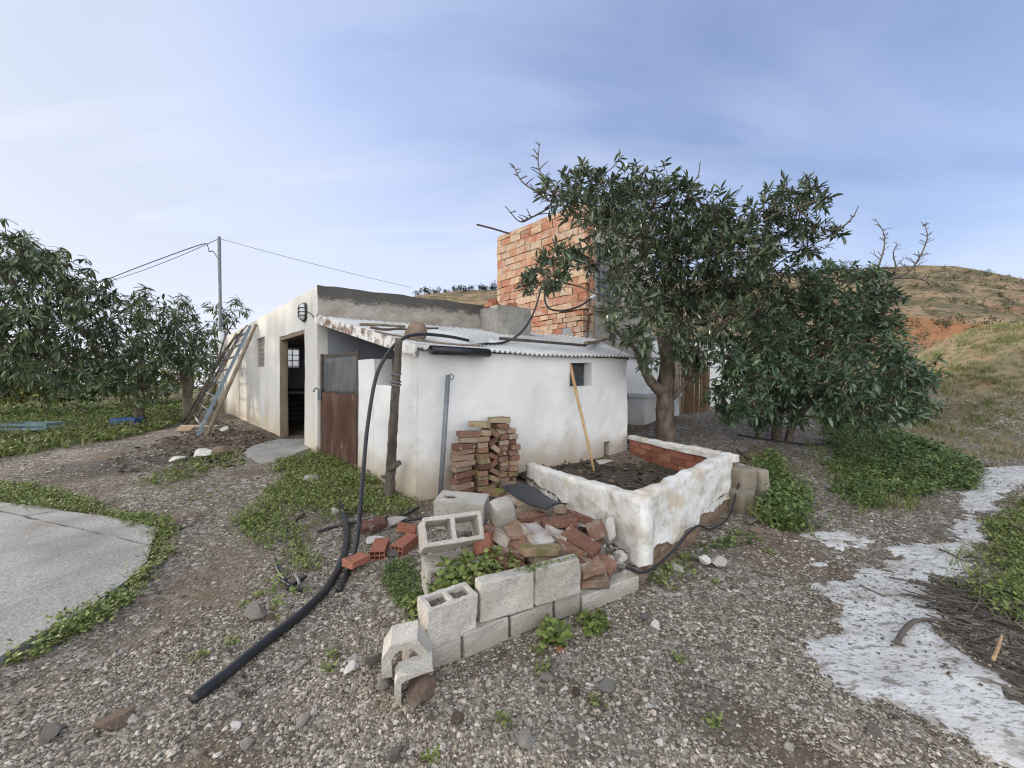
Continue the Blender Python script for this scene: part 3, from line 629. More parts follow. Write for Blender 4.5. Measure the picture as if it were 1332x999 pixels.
# front wall below the shed roof, then the grey parapet above it
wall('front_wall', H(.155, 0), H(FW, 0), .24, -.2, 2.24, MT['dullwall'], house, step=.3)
wall('parapet', H(.006, -.02), H(2.95, -.02), .26, 2.243, HT+.02, MT['parapet'], house, step=.12, wob=.03, smooth=False)
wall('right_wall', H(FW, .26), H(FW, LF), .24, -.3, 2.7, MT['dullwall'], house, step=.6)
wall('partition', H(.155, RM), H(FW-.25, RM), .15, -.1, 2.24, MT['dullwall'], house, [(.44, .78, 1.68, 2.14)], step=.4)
wall('rear_wall', H(.27, LF-.25), H(FW-.25, LF-.25), .2, -.6, 2.6, MT['white'], house, step=.6)
mb = MB(); q = [H(.153, .245), H(FW-.25, .245), H(FW-.25, RM+.15), H(.153, RM+.15)]
mb.add([(p.x, p.y, 2.25) for p in q]+[(p.x, p.y, 2.33) for p in q], [(0, 3, 2, 1), (4, 5, 6, 7)]+[(a, (a+1) % 4, 4+(a+1) % 4, 4+a) for a in range(4)])
mb.build('roof', MT['greyrender'], house)
mb = MB(); q = [H(.245, .27), H(FW-.25, .27), H(FW-.25, LF-.3), H(.245, LF-.3)]
mb.add([(p.x, p.y, -.3) for p in q]+[(p.x, p.y, .26) for p in q], [(0, 3, 2, 1), (4, 5, 6, 7)]+[(a, (a+1) % 4, 4+(a+1) % 4, 4+a) for a in range(4)])
mb.build('floor', MT['slab'], house)
# door frame lining the far jamb, the lintel and the near jamb
mb = MB()
mb.beam(H(.06, 2.31, .1), H(.06, 2.31, 2.17), .09, .12, U); mb.beam(H(.09, .675, .1), H(.09, .675, 2.17), .03, .08, U); mb.beam(H(.06, 2.26, 2.16), H(.06, .70, 2.16), .12, .06)
df = mb.build('door_frame', MT['wood'], house)
mb = MB()                                               # boarded inner wall and shelf seen through the doorway
for q in range(7):
    mb.beam(H(.3, RM-.05, .34+q*.125), H(2.6, RM-.05, .34+q*.125), .02, .105)
mb.build('board_lining', MT['darkboard'], house)
mb = MB().beam(H(.3, 3.6, 1.08), H(2.6, 3.6, 1.08), .45, .05).beam(H(.4, 3.6, .28), H(.4, 3.6, 1.05), .06, .06, U).beam(H(2.0, 3.6, .28), H(2.0, 3.6, 1.05), .06, .06, U)
mb.build('shelf', MT['wood'], house)
mb = MB()                                               # window bars inside
for q in range(3): mb.beam(H(.61+.15*q, RM-.02, 1.68), H(.61+.15*q, RM-.02, 2.14), .02, .02, U)
for q in range(4): mb.beam(H(.60, RM-.02, 1.70+q*.14), H(.93, RM-.02, 1.70+q*.14), .02, .02)
mb.build('inner_window', MT['greyplate'], house)
# lattice block filling the facade window
fr = MB(); wa, wb = 3.72, 4.56
for q in range(7): fr.beam(H(.08, wa+.02+q*(wb-wa-.04)/6, 1.662), H(.08, wa+.02+q*(wb-wa-.04)/6, 2.328), .035, .10, U)
for q in range(7): fr.beam(H(.082, wa+.005, 1.68+q*.105), H(.082, wb-.005, 1.68+q*.105), .094, .03)
wn = fr.build('window', MT['greyrender'], house); wn['label'] = 'small window filled with grey lattice blocks'
# pier at the parapet's right end
pc = H(3.09, -.345); mb = MB()
pr = empty('chimney_stub', (pc.x, pc.y, 2.2), 'square grey cement chimney stub with broken tiles on top, rising from the shed roof', 'chimney')
me_v, me_f = grid_solid(cuts(-.36, .36, [], .12), cuts(-.36, .36, [], .12), lambda i, j: True, 1, lambda x, y, t: Vector((0, 0, 0)))
def blob_box(c, du, dw, z0, z1, name, m, parent, step=.1, wob=.015):
    a = c-U*du/2-W*dw/2; b = a+U*du
    return wall(name, a, b, dw, z0, z1, m, parent, step=step, wob=wob)
blob_box(pc+W*.0, .74, .62, 2.0, 2.72, 'shaft', MT['greyrender'], pr)
for q, (du, dw, rz, zz_) in enumerate(((-.2, .05, .4, 2.755), (.08, -.12, 1.1, 2.76), (.24, .1, .2, 2.755), (-.15, .12, .9, 2.83))):
    p = pc+U*du+W*dw
    o = MB().box((p.x, p.y, zz_), (.30, .17, .07), Matrix.Rotation(rz+.6, 3, 'Z'), .01).build('loose_tile', MT['newbrick'], pr)

# ------------------------------------------------------------------ brick tower on the house
tower = empty('brick_tower', H(FW, 0, 2.2), 'tall square unplastered tower of red and cream hollow bricks', 'tower')
TN = H(FW+.0, -.03); TD = 3.2; TW = 2.3; TZ0, TZ1 = 2.0, 5.52
a = TN+W*TD; mb = MB()
core = wall('mortar_core', TN+W*TD+U*.06, TN+U*.06+W*.06, TW-.12, TZ0-.6, TZ1-.06, MT['mortar'], tower, step=.5, wob=.0)
def brickface(p0, d, nrm, length, z0, z1, hb, lb, thick, mb, gap=.014, seed=0, miss=0.0, ragged=0):
    r_ = random.Random(seed); z = z0; row = 0
    while z+hb*.5 < z1:
        h_ = min(hb, z1-z); s = -lb*(.5 if row % 2 else 0)-r_.uniform(0, .05)
        while s < length:
            a_, b_ = max(s, 0), min(s+lb*r_.uniform(.93, 1.05), length)
            if b_-a_ > .05 and r_.random() > miss:
                c = p0+d*((a_+b_)/2)+nrm*(thick/2-.02+r_.uniform(-.010, .010)); c.z = z+h_/2+r_.uniform(-.004, .004)
                Mx = Matrix((d, nrm, Vector((0, 0, 1)))).transposed() @ Matrix.Rotation(r_.uniform(-.02, .02), 3, 'X') @ Matrix.Rotation(r_.uniform(-.015, .015), 3, 'Y')
                mb.box(c, (b_-a_-gap*r_.uniform(.6, 1.6), thick, h_-gap*r_.uniform(.6, 1.5)), Mx, .009)
            s = b_ if b_ > s else s+lb
        z += hb; row += 1
mb = MB(); nL = -Vector((W.y, -W.x, 0)); nL = nL if nL.dot(U) < 0 else -nL
brickface(TN+W*TD, -W, nL, TD, 3.02, TZ1, .197, .40, .12, mb, seed=3)
up_ = mb.build('brick_face', MT['towerbrick'], tower)
mb = MB(); brickface(TN+W*1.9+nL*.10, -W, nL, 1.9, 2.1, 3.0, .125, .29, .16, mb, seed=5, miss=.06)
mb.build('lower_brick_face', MT['towerbrick'], tower)
mb = MB(); brickface(TN+U*.0, U, -Vector((-U.y, U.x, 0)), .14, 2.1, TZ1, .197, .14, .06, mb, seed=8)
mb.build('corner_bricks', MT['towerbrick'], tower)
nF = -Vector((-U.y, U.x, 0))
wall('front_face', TN+U*.15+nF*.045, TN+U*TW+nF*.045, .12, 1.9, TZ1-.05, MT['greyrender'], tower, [(.03, .95, 3.2, 4.6)], step=.25)
mb = MB()
q0 = TN+U*.18+nF*.0
for q in range(6): mb.beam(q0+U*(.17*q)+Vector((0, 0, 3.2)), q0+U*(.17*q)+Vector((0, 0, 4.6)), .03, .03, U)
for q in range(8): mb.beam(q0+Vector((0, 0, 3.22+q*.19)), q0+U*.92+Vector((0, 0, 3.22+q*.19)), .025, .025)
gr = mb.build('window_grille', MT['zinc'], tower)
mb = MB().beam(q0+U*.46-nF*.06+Vector((0, 0, 3.2)), q0+U*.46-nF*.06+Vector((0, 0, 4.6)), .9, .03, nF); mb.build('shutter', MT['shutter'], tower)
mb = MB()
for q in range(3): mb.beam(q0+nF*(.10+.03*q)+U*-.05+Vector((0, 0, 3.0+q*.06)), q0+nF*(.10+.03*q)+U*1.2+Vector((0, 0, 3.0+q*.06)), .06, .05)
mb.build('sill', MT['greyrender'], tower)
# steel rod sticking out near the top of the tower
a = TN+W*TD+Vector((0, 0, 5.48)); mb = MB().tube([P(663, 304, 10.9), P(640, 297, 10.6), P(620, 292, 10.3)], .025, 8)
tag(mb.build('steel_rod', MT['darksteel']), 'thin dark steel rod jutting from the top left of the brick tower', 'rod')

# ------------------------------------------------------------------ right wing behind the tree, bench, reed screen
wing = empty('side_wing', H(FW+2.6, 0, .3), 'low white side wing of the farmhouse half hidden behind the fruit tree', 'building')
wall('wall', H(FW+.05, -.04), H(FW+7.2, -.04), .25, -.1, 2.55, MT['white'], wing, [(3.0, 3.9, .2, 2.2)], step=.35)
mb = MB().beam(H(FW+3.0, .1, 2.10)+U*.0, H(FW+3.9, .1, 2.10), .05, .10).beam(H(FW+3.45, .08, .3), H(FW+3.45, .08, 2.05), .88, .04, W); mb.build('door', MT['wood'], wing)
mb = MB(); q = [H(FW+.05, .22), H(FW+7.2, .22), H(FW+7.2, 4), H(FW+.05, 4)]
mb.add([(p.x, p.y, 2.4) for p in q]+[(p.x, p.y, 2.5) for p in q], [(0, 3, 2, 1), (4, 5, 6, 7)]+[(a, (a+1) % 4, 4+(a+1) % 4, 4+a) for a in range(4)]); mb.build('roof', MT['greyrender'], wing)
bc = P(838, 560, 7.7); bench = empty('masonry_bench', (bc.x, bc.y, .3), 'white masonry washing trough behind the leaning tree trunk', 'trough')
d = Vector((.80, .60, 0)); a = Vector((bc.x, bc.y, 0))
wall('base', a, a+d*1.25, .75, -.1, 1.02, MT['white'], bench, step=.2)
wall('top_slab', a-d*.05-Vector((-.6, .8, 0))*.05, a+d*1.30-Vector((-.6, .8, 0))*.05, .86, 1.023, 1.10, MT['white'], bench, step=.3, wob=.006)
a = P(886, 540, 8.8); b = P(922, 540, 9.6); mb = MB(); nn_ = 34
for q in range(nn_):
    p = Vector((a.x, a.y, 0)).lerp(Vector((b.x, b.y, 0)), q/(nn_-1)); r0 = random.uniform(.009, .014)
    mb.tube([(p.x, p.y, gf(p.x, p.y)-.1), (p.x+random.uniform(-.01, .01), p.y, 1.3), (p.x+random.uniform(-.02, .02), p.y, 1.95+random.uniform(-.1, .1))], r0, 6)
tag(mb.build('reed_screen', MT['reed']), 'brown upright reed screen beside the white trough under the fruit tree', 'screen')

# ------------------------------------------------------------------ lean-to shed in front
P1 = Vector((-.99, 4.17, 0)); P2 = Vector((1.78, 6.08, 0)); SD = (C0-P1); SL = SD.length; SDn = SD.normalized(); EV = (P2-P1).normalized()
EZ = 1.71
shed = empty('lean_to_shed', (P1.x, P1.y, .1), 'small whitewashed animal shed with a corrugated lean-to roof against the farmhouse', 'shed')
LE = (P2-P1).length
def s_at(px):                                            # distance along the front wall where the photo column px falls
    k_ = (px-CX)/F; return (k_*P1.y-P1.x)/(EV.x-k_*EV.y)
wins = (s_at(741), s_at(770), 1.4+(HZ-502)/F*5.75, 1.62); hole = (s_at(785), s_at(793), .12, 1.4+(HZ-573)/F*5.9)
wall('front_wall', P1, P2, .24, -.3, EZ-.015, MT['white'], shed, [wins, hole], step=.14, wob=.02)
inn = Vector((-EV.y, EV.x, 0))
def sw(s0, s1, z1, name, m, th=.24, z0=-.3, zt=None, wob=.02):
    """a piece of the left side wall between distances s0 and s1 from the front corner"""
    a = P1+SDn*s1; b = P1+SDn*s0
    return wall(name, a, b, th, z0, z1, m, shed, ztop=zt, step=.13, wob=wob)
slope = (2.28-EZ)/SL
sw(.03, .46, EZ+.02, 'corner_pier', MT['white'])
sw(.463, .945, 1.32, 'low_wall', MT['white'], .22)
sw(.95, 1.36, 1.64, 'gate_pillar', MT['white'], .26)
mbx = MB()
# side wall hidden on the right, roof battens
wall('right_wall', P2+EV*-.02+inn*.25, H(FW-.3, -.06), .2, -.2, EZ, MT['white'], shed, ztop=lambda s: EZ+.1+.15*s, step=.5)
o = wall('corner_post', P2+EV*.03+inn*.25, P2+EV*.2+inn*.25, .2, -.1, 1.62, MT['adobe'], shed, step=.2)
# corrugated roof sheets
def roofpt(s, t):
    e = P1+EV*(s*(LE+.12)-.02)-inn*.10; e = Vector((e.x, e.y, EZ+.005+.012*math.sin(s*9)))
    h = H(-.02+s*(FW+.15), -.06, 2.335)
    return e.lerp(h, t)
V = []; ns, nt_ = 470, 14
for q in range(nt_+1):
    t = q/nt_
    for r_ in range(ns+1):
        s = r_/ns; p = roofpt(s, t); p.z += .016*math.sin(s*2*math.pi*47)+.010*noise.noise((s*6, t*3, 1))-.02*math.sin(math.pi*t)*.4
        if q == 0: p += Vector((0, -1, 0))*.03*noise.noise((math.floor(s*6)*3.3, 0, 0))
        V.append(p)
Fr = [(q*(ns+1)+r_, q*(ns+1)+r_+1, (q+1)*(ns+1)+r_+1, (q+1)*(ns+1)+r_) for q in range(nt_) for r_ in range(ns)]
o = newobj('roof', V, Fr, MT['roof'], shed, smooth=True); md = o.modifiers.new('thick', 'SOLIDIFY'); md.thickness = .006; md.offset = -1
a, b = roofpt(-.008, .015), roofpt(-.008, .985); mb = MB().beam(a-Vector((0, 0, .035)), b-Vector((0, 0, .035)), .03, .13); mb.build('fascia_board', MT['fascia'], shed)
mb = MB()
for t in (.08, .5, .92): mb.beam(roofpt(.005, t)-Vector((0, 0, .055)), roofpt(.97, t)-Vector((0, 0, .055)), .07, .06)
mb.build('roof_batten', MT['wood'], shed)
# broken wire-mesh shutter board closing the little window from inside
mb = MB(); s0, s1 = wins[0]+.01, wins[1]-.01
mb.beam(P1+EV*((s0+s1)/2)+inn*.17+Vector((0, 0, wins[2]+.005)), P1+EV*((s0+s1)/2)+inn*.17+Vector((0, 0, wins[3]-.005)), s1-s0, .03, inn); mb.build('window', MT['darkboard'], shed)
# gate of rusty corrugated sheet
gate = bpy.data.objects.new('gate', None); COL.objects.link(gate); ga = P1+SDn*1.36; gb = P1+SDn*2.50; gate.location = ga; gate['label'] = 'rusty corrugated sheet metal gate with grey upper panel'
hang(gate, shed)
gn = Vector((-SDn.y, SDn.x, 0)); gn = gn if gn.dot(Vector((-1, -1, 0))) > 0 else -gn
def corr(z0, z1, m, name, n=13, amp=.014, off=.0):
    V = []; k_ = n*8
    for q in range(9):
        z = z0+(z1-z0)*q/8
        for r_ in range(k_+1):
            p = ga.lerp(gb, .02+.96*r_/k_)+gn*(amp*math.sin(r_/8*2*math.pi)+off+.01*noise.noise((r_*.02, z*2, 3))); V.append((p.x, p.y, z+(.015*noise.noise((r_*.1, 7, 0)) if q in (0, 8) else 0)))
    o = newobj(name, V, [(q*(k_+1)+r_, q*(k_+1)+r_+1, (q+1)*(k_+1)+r_+1, (q+1)*(k_+1)+r_) for q in range(8) for r_ in range(k_)], m, gate, True)
    md = o.modifiers.new('thick', 'SOLIDIFY'); md.thickness = .004
corr(.14, 1.19, MT['rust'], 'lower_sheet', 14); corr(1.17, 1.70, MT['zinc'], 'upper_sheet', 9, .018, -.035)
mb = MB()
for p in (ga.lerp(gb, .01), ga.lerp(gb, .99)): mb.beam(p+Vector((0, 0, .15))-gn*.02, p+Vector((0, 0, 1.76))-gn*.02, .04, .04, gn)
for z in (.3, 1.2, 1.73): mb.beam(ga.lerp(gb, .03)-gn*.045+Vector((0, 0, z)), ga.lerp(gb, .97)-gn*.045+Vector((0, 0, z)), .035, .04)
mb.build('gate_frame', MT['darksteel'], gate)
p = ga.lerp(gb, .95)+gn*.03; mb = MB().box((p.x, p.y, 1.16), (.05, .05, .16), None, .004).tube([(p.x, p.y, 1.22), (p.x-.05, p.y-.03, 1.26), (p.x-.09, p.y-.02, 1.20)], .012, 6); mb.build('latch', MT['zinc'], gate)

# ------------------------------------------------------------------ planter with limewashed walls in front of the shed
planter = empty('walled_planter', (.84, 2.62, .03), 'raised planting bed with flaking limewashed walls in front of the shed', 'planter')
A0 = Vector((.84, 2.60, 0)); A1 = Vector((.16, 4.72, 0)); B1 = Vector((2.35, 4.16, 0)); K1 = Vector((1.84, 5.98, 0))
def lumpy(name, a, b, th, zb, zt, m, wob=.022, step=.035, lean=0.0, crown=True):
    """a lumpy rendered wall with a ragged foot and a worn rounded top"""
    a = Vector(a); b = Vector(b); d = (b-a); l = d.length; d.normalize(); nr = Vector((-d.y, d.x, 0)); n_ = int(l/step); kz = max(4, int((zt(0)-zb(0))/step))
    prof = [(0, t/kz) for t in range(kz)]+[(.0, 1), (.25, 1.0), (.75, 1.0), (1.0, 1)]+[(1, 1-t/kz) for t in range(1, kz+1)]
    V = []
    for q in range(n_+1):
        s = l*q/n_
        for (tq, zq) in prof:
            z = zb(s)+(zt(s)-zb(s))*zq
            if crown and zq == 1: z += -.006 if tq in (0, 1) else .004+.02*noise.noise((s*9, tq, 3))
            p = a+d*s+nr*(th*tq)+Vector((0, 0, z)); k_ = Vector((nz3(p, 3), nz3(p+Vector((7, 0, 0)), 3), .6*nz3(p+Vector((0, 7, 0)), 3)))*wob*1.1+Vector((nz3(Vector((p.x*.5, p.y*.5, p.z*1.6)), 11), nz3(Vector((p.x*.5+7, p.y*.5, p.z*1.6)), 11), .5*nz3(p+Vector((0, 7, 0)), 9)))*wob*.6
            V.append(p+k_-nr*lean*zq)
    m_ = len(prof); Fc = [(q*m_+r_, (q+1)*m_+r_, (q+1)*m_+r_+1, q*m_+r_+1) for q in range(n_) for r_ in range(m_-1)]
    Fc += [tuple(range(m_)), tuple(n_*m_+r_ for r_ in reversed(range(m_)))]
    return newobj(name, V, Fc, m, planter, True)
LA = (A1-A0).length; LB = (B1-A0).length
dA = (A1-A0).normalized(); dB = (B1-A0).normalized()
lumpy('rendered_wall', A0+dB*.12, B1, .115, lambda s: .175+.06*noise.noise((s*3, 0, 0))+.03*noise.noise((s*11, 0, 0))-.03*s/LB, lambda s: .60+.012*noise.noise((s*5, 2, 0)), MT['planter'])
lumpy('masonry_footing', A0+dB*.09+Vector((dB.y, -dB.x, 0))*-.012, B1+dB*.02+Vector((dB.y, -dB.x, 0))*-.012, .13, lambda s: -.15, lambda s: .22-.02*s, MT['adobe'], .03)
# the left wall runs from the shed to the near corner, sinking towards the shed
lumpy('rendered_wall', A1, A0+dA*.0, .12, lambda s: .04+.10*s/LA, lambda s: .37+.23*s/LA+.012*noise.noise((s*4, 5, 0)), MT['planter'])
# back wall: red bricks inside, lime on the coping
mb = MB(); db = (B1-K1).normalized(); bn_ = Vector((db.y, -db.x, 0)); bn_ = bn_ if bn_.y < 0 or bn_.dot(A0-K1) > 0 else -bn_
LK = (B1-K1).length; r_ = random.Random(4)
for row in range(5):
    s = -.14 if row % 2 else 0
    while s < LK-.05:
        a_, b_ = max(s, 0), min(s+.27, LK-.04)
        if b_-a_ > .06:
            zc = lambda q: .045+row*.098+(.02 if row else 0)+(.02*q/LK)
            c = K1+db*((a_+b_)/2)+bn_*r_.uniform(-.006, .006); c.z = .07+row*.090+.03*((a_+b_)/2)/LK
            mb.box(c, (b_-a_-.012, .12, .080), Matrix((db, Vector((-db.y, db.x, 0)), Vector((0, 0, 1)))).transposed() @ Matrix.Rotation(r_.uniform(-.02, .02), 3, 'X'), .004)
        s += .275
bw = mb.build('brick_wall', mk('red_brick_bed_wall', [(.2, (.22, .075, .048)), (.5, (.31, .12, .08)), (.8, (.38, .17, .115))], 8, 6, .9, (40, .5, .008), island=.5, coords='World', spots=[(9, .63, (.45, .38, .33), .5, .08)]), planter)
mb = MB().beam(K1+Vector((0, 0, .24))+db*.02, B1-db*.06+Vector((0, 0, .26)), .085, .44); mb.build('mortar_core', MT['mortar'], planter)
lumpy('lime_coping', K1+bn_*.085, B1+bn_*.085, .17, lambda s: .475+.035*s/LK, lambda s: .515+.075*s/LK, MT['planter'], .016)
SOILP = [(A0.x+.02, A0.y+.1), (B1.x-.02, B1.y+.02), (K1.x-.05, K1.y-.06), (1.55, 5.98), (-.05, 4.9), (A1.x-.02, A1.y)]
def soilz(x, y): return .215+.06*np.exp(-((x-1.2)/.7)**2-((y-4.3)/.8)**2)+.03*vnoise(x, y, 2.2, 3)+.02*vnoise(x, y, 7, 8)
xs = np.arange(-.2, 2.5, .04); ys = np.arange(2.5, 6.2, .04); PX, PY = np.meshgrid(xs, ys); PZ = soilz(PX, PY); kp = sdist(PX, PY, SOILP) > -.05
kq = kp[:-1, :-1] & kp[1:, :-1] & kp[:-1, 1:] & kp[1:, 1:]
i, j = np.meshgrid(np.arange(len(xs)-1), np.arange(len(ys)-1)); k = j*len(xs)+i; F_ = np.stack([k, k+1, k+len(xs)+1, k+len(xs)], -1)[kq]; us, inv = np.unique(F_, return_inverse=True)
tag(newobj('soil', np.stack([PX.ravel(), PY.ravel(), PZ.ravel()], 1)[us], inv.reshape(F_.shape), MT['soil'], smooth=True, recenter=False), kind='structure')

# ------------------------------------------------------------------ things on and against the buildings
# bulkhead lamp on the facade
lp = H(-.0, .62, 2.47); lamp = empty('wall_lamp', (lp.x, lp.y, 2.38), 'caged bulkhead lamp fixed on the wall above the open doorway', 'lamp')
mb = MB()
def oval(mb, c, ru, rz, d0, d1, n=20, pw=.75):
    ring = []
    for dd in (d0, d1):
        for q in range(n):
            a = 2*math.pi*q/n; cs, sn = math.cos(a), math.sin(a)
            ring.append(c+W*(ru*math.copysign(abs(cs)**pw, cs))+Vector((0, 0, rz*math.copysign(abs(sn)**pw, sn)))-U*dd)
    mb.add(ring, [tuple(range(n-1, -1, -1)), tuple(range(n, 2*n))]+[(q, (q+1) % n, n+(q+1) % n, n+q) for q in range(n)])
oval(mb, lp, .12, .155, -.01, .035); mb.build('base', MT['blackplastic'], lamp)
mb = MB(); oval(mb, lp, .095, .13, .03, .06); oval(mb, lp, .085, .115, .06, .085); mb.build('glass', MT['glass'], lamp)
mb = MB()
for zz_ in (-.06, 0, .06): mb.tube([lp-U*.03+W*.11+Vector((0, 0, zz_)), lp-U*.095+W*.07+Vector((0, 0, zz_)), lp-U*.10+Vector((0, 0, zz_)), lp-U*.095-W*.07+Vector((0, 0, zz_)), lp-U*.03-W*.11+Vector((0, 0, zz_))], .007, 6)
mb.tube([lp-U*.03+Vector((0, 0, .145)), lp-U*.095+Vector((0, 0, .10)), lp-U*.103, lp-U*.095+Vector((0, 0, -.10)), lp-U*.03+Vector((0, 0, -.145))], .007, 6)
mb.build('cage', MT['blackplastic'], lamp)
# cable from the lamp round the corner
tag(MB().tube([lp-U*.005+W*-.12, H(-.012, .25, 2.40), H(-.012, .1, 2.30), H(.0, -.012, 2.36)], .006, 6).build('lamp_cable', MT['blackplastic']), 'thin dark cable running from the bulkhead lamp to the house corner', 'cable')

# ladders and poles leaning on the facade
def wallpoint(px, py):                                   # a point of the facade plane seen at a photo pixel
    k_ = (px-CX)/F; a = H(-.03, 0); t = (k_*a.y-a.x)/(W.x-k_*W.y); p = a+W*t
    return P(px, py, p.y)
def ladder(name, label, tl, tr, bl, br, m, rungs, rr, rr2, flat=False):
    root = empty(name, ((bl+br)/2), label, 'ladder')
    for a, b in ((bl, tl), (br, tr)):
        (MB().beam(a, b, .03, .06, (br-bl).cross(b-a)) if flat else MB().tube([a, a.lerp(b, .5), b], rr, 8)).build('rail', m, root, not flat)
    for q in range(rungs):
        t = (q+.6)/(rungs+.1)
        MB().tube([bl.lerp(tl, t), br.lerp(tr, t)], rr2, 8).build('rung', MT['greypipe'] if flat else m, root, True)
    return root
bl, br = hit(246, 546, .0), hit(257, 567, .0); tl, tr = wallpoint(318, 432), wallpoint(331, 424)
ladder('metal_ladder', 'long blue-grey metal ladder leaning against the left end of the white house', tl+Vector((-.05, -.03, 0)), tr+Vector((-.07, -.04, 0)), bl, br, MT['bluemetal'], 8, .03, .022, True)
bl2, br2 = hit(240, 543), hit(249, 553); 
ladder('wooden_ladder', 'old dark wooden ladder leaning behind the blue-grey metal ladder', wallpoint(308, 434), wallpoint(316, 428), bl2+Vector((-.1, .15, 0)), br2+Vector((-.05, .12, 0)), MT['wood'], 7, .032, .02)
def pole(name, label, pts, rad, m, cat, wob=0, n=8): return tag(MB().tube(pts, rad, n, True, wob).build(name, m, None, True), label, cat)
b = hit(268, 568); t = wallpoint(333, 422); pole('wooden_pole', 'straight brown wooden pole leaning nearest the camera beside the metal ladder', [b, b.lerp(t, .5)+Vector((0, 0, -.02)), t], [.04, .036, .032], MT['wood'], 'pole')
b = hit(236, 550); t = P(322, 423, 10.1); pole('forked_branch_pole', 'grey bare branch leaning at the far side of the ladders', curve([b, b.lerp(t, .35)+Vector((.05, 0, .1)), b.lerp(t, .7)+Vector((-.08, 0, .1)), t], 6), list(np.linspace(.045, .015, 19)), MT['barkpost'], 'branch', .1)
b = hit(243, 552); t = P(309, 412, 10.6); pole('thin_branch_pole', 'thin crooked dead branch standing up above the ladder tops', curve([b, b.lerp(t, .45)+Vector((.08, 0, .05)), b.lerp(t, .8)+Vector((-.06, 0, .03)), t], 6), list(np.linspace(.035, .010, 19)), MT['barkpost'], 'branch', .1)
# boards and rubbish at the ladder foot
p = hit(262, 556); tag(MB().box((p.x, p.y, p.z+.03), (.75, .13, .04), Matrix.Rotation(.5, 3, 'Z') @ Matrix.Rotation(.06, 3, 'Y')).build('white_board', MT['white']), 'white painted board lying on the ground under the ladder foot', 'board')
p = hit(241, 560); tag(MB().box((p.x, p.y, p.z+.05), (.28, .22, .015), Matrix.Rotation(.3, 3, 'Z') @ Matrix.Rotation(.35, 3, 'X')).build('tan_board', MT['tan']), 'small tan square board lying beside the ladder foot', 'board')

# utility pole and wires
b = P(288, 545, 13.1); b.z = gf(b.x, b.y); top = P(285, 308, 13.1); up = empty('utility_pole', b, 'tall thin grey steel pole rising behind the far end of the house', 'utility pole')
MB().tube([b, b.lerp(top, .5), top], [.055, .052, .05], 10).build('pole', MT['greypipe'], up, True)
MB().tube([b-Vector((0, 0, .2)), Vector((b.x, b.y, 2.95))], .085, 12).build('concrete_sleeve', MT['white'], up, True)
def sag(a, b, s, n=14): return [a.lerp(b, q/n)-Vector((0, 0, s*4*(q/n)*(1-q/n))) for q in range(n+1)]
tag(MB().tube(sag(top-Vector((0, 0, .06)), P(120, 372, 15.5), .12), .010, 5).build('overhead_wire', MT['blackplastic']), 'overhead wire running from the pole top left into the trees', 'wire')
tag(MB().tube(sag(top-Vector((0, 0, .06)), P(535, 374, 16.5), .05), .007, 5).build('overhead_wire', MT['blackplastic']), 'thin overhead wire running from the pole top right behind the parapet', 'wire')
tag(MB().tube(curve([P(130, 367, 15.2), P(200, 340, 14.2), P(262, 318, 13.4), P(270, 321, 13.25), P(272, 327, 13.2), P(277, 327, 13.2), P(284, 337, 13.05)], 7), .016, 6).build('black_cable', MT['blackplastic']), 'thicker black cable sagging beside the pole with a kinked end', 'cable')

# fence mesh on the roof edge at the far end
a = H(.15, 5.2, 2.72); b = H(.15, 7.6, 2.72); mb = MB()
for q in range(15): mb.tube([a.lerp(b, q/14), a.lerp(b, q/14)+U*.55+Vector((0, 0, .40))], .006, 4)
for q in range(6): mb.tube([a+U*.11*q+Vector((0, 0, .08*q)), b+U*.11*q+Vector((0, 0, .08*q))], .006, 4)
tag(mb.build('wire_mesh', MT['greypipe']), 'grey wire mesh panel on top of the house wall above the ladders', 'mesh panel')

# crates in the verge on the left
def crate(name, label, c, sz, rz, m):
    root = empty(name, c, label, 'crate'); Mx = Matrix.Rotation(rz, 3, 'Z'); l, w_, h = sz
    def put(mb, o, s): mb.box(Vector(c)+Mx @ Vector(o), s, Mx)
    mb = MB(); put(mb, (0, 0, .012), (l, w_, .02)); mb.build('bottom', m, root)
    mb = MB()
    for q in range(3):
        zc = .06+q*(h-.08)/2
        for sy in (-1, 1): put(mb, (0, sy*w_/2, zc), (l, .015, .055))
        for sx_ in (-1, 1): put(mb, (sx_*(l/2-.008), 0, zc), (.014, w_-.02, .055))
    mb.build('slats', m, root)
    for sx_ in (-1, 1):
        for sy in (-1, 1): mb = MB(); put(mb, (sx_*(l/2-.02), sy*(w_/2-.018), h/2+.02), (.028, .022, h-.02)); mb.build('corner_post', m, root)
    return root
p = hit(166, 556); crate('plastic_crate', 'bright blue plastic crate in the weeds beyond the bare ground', p, (.52, .36, .24), .25, MT['bluecrate'])
p = hit(44, 566); crate('plastic_crate', 'faded teal plastic crate lying in the grass at the left edge', p, (.95, .45, .30), .12, MT['tealcrate'])

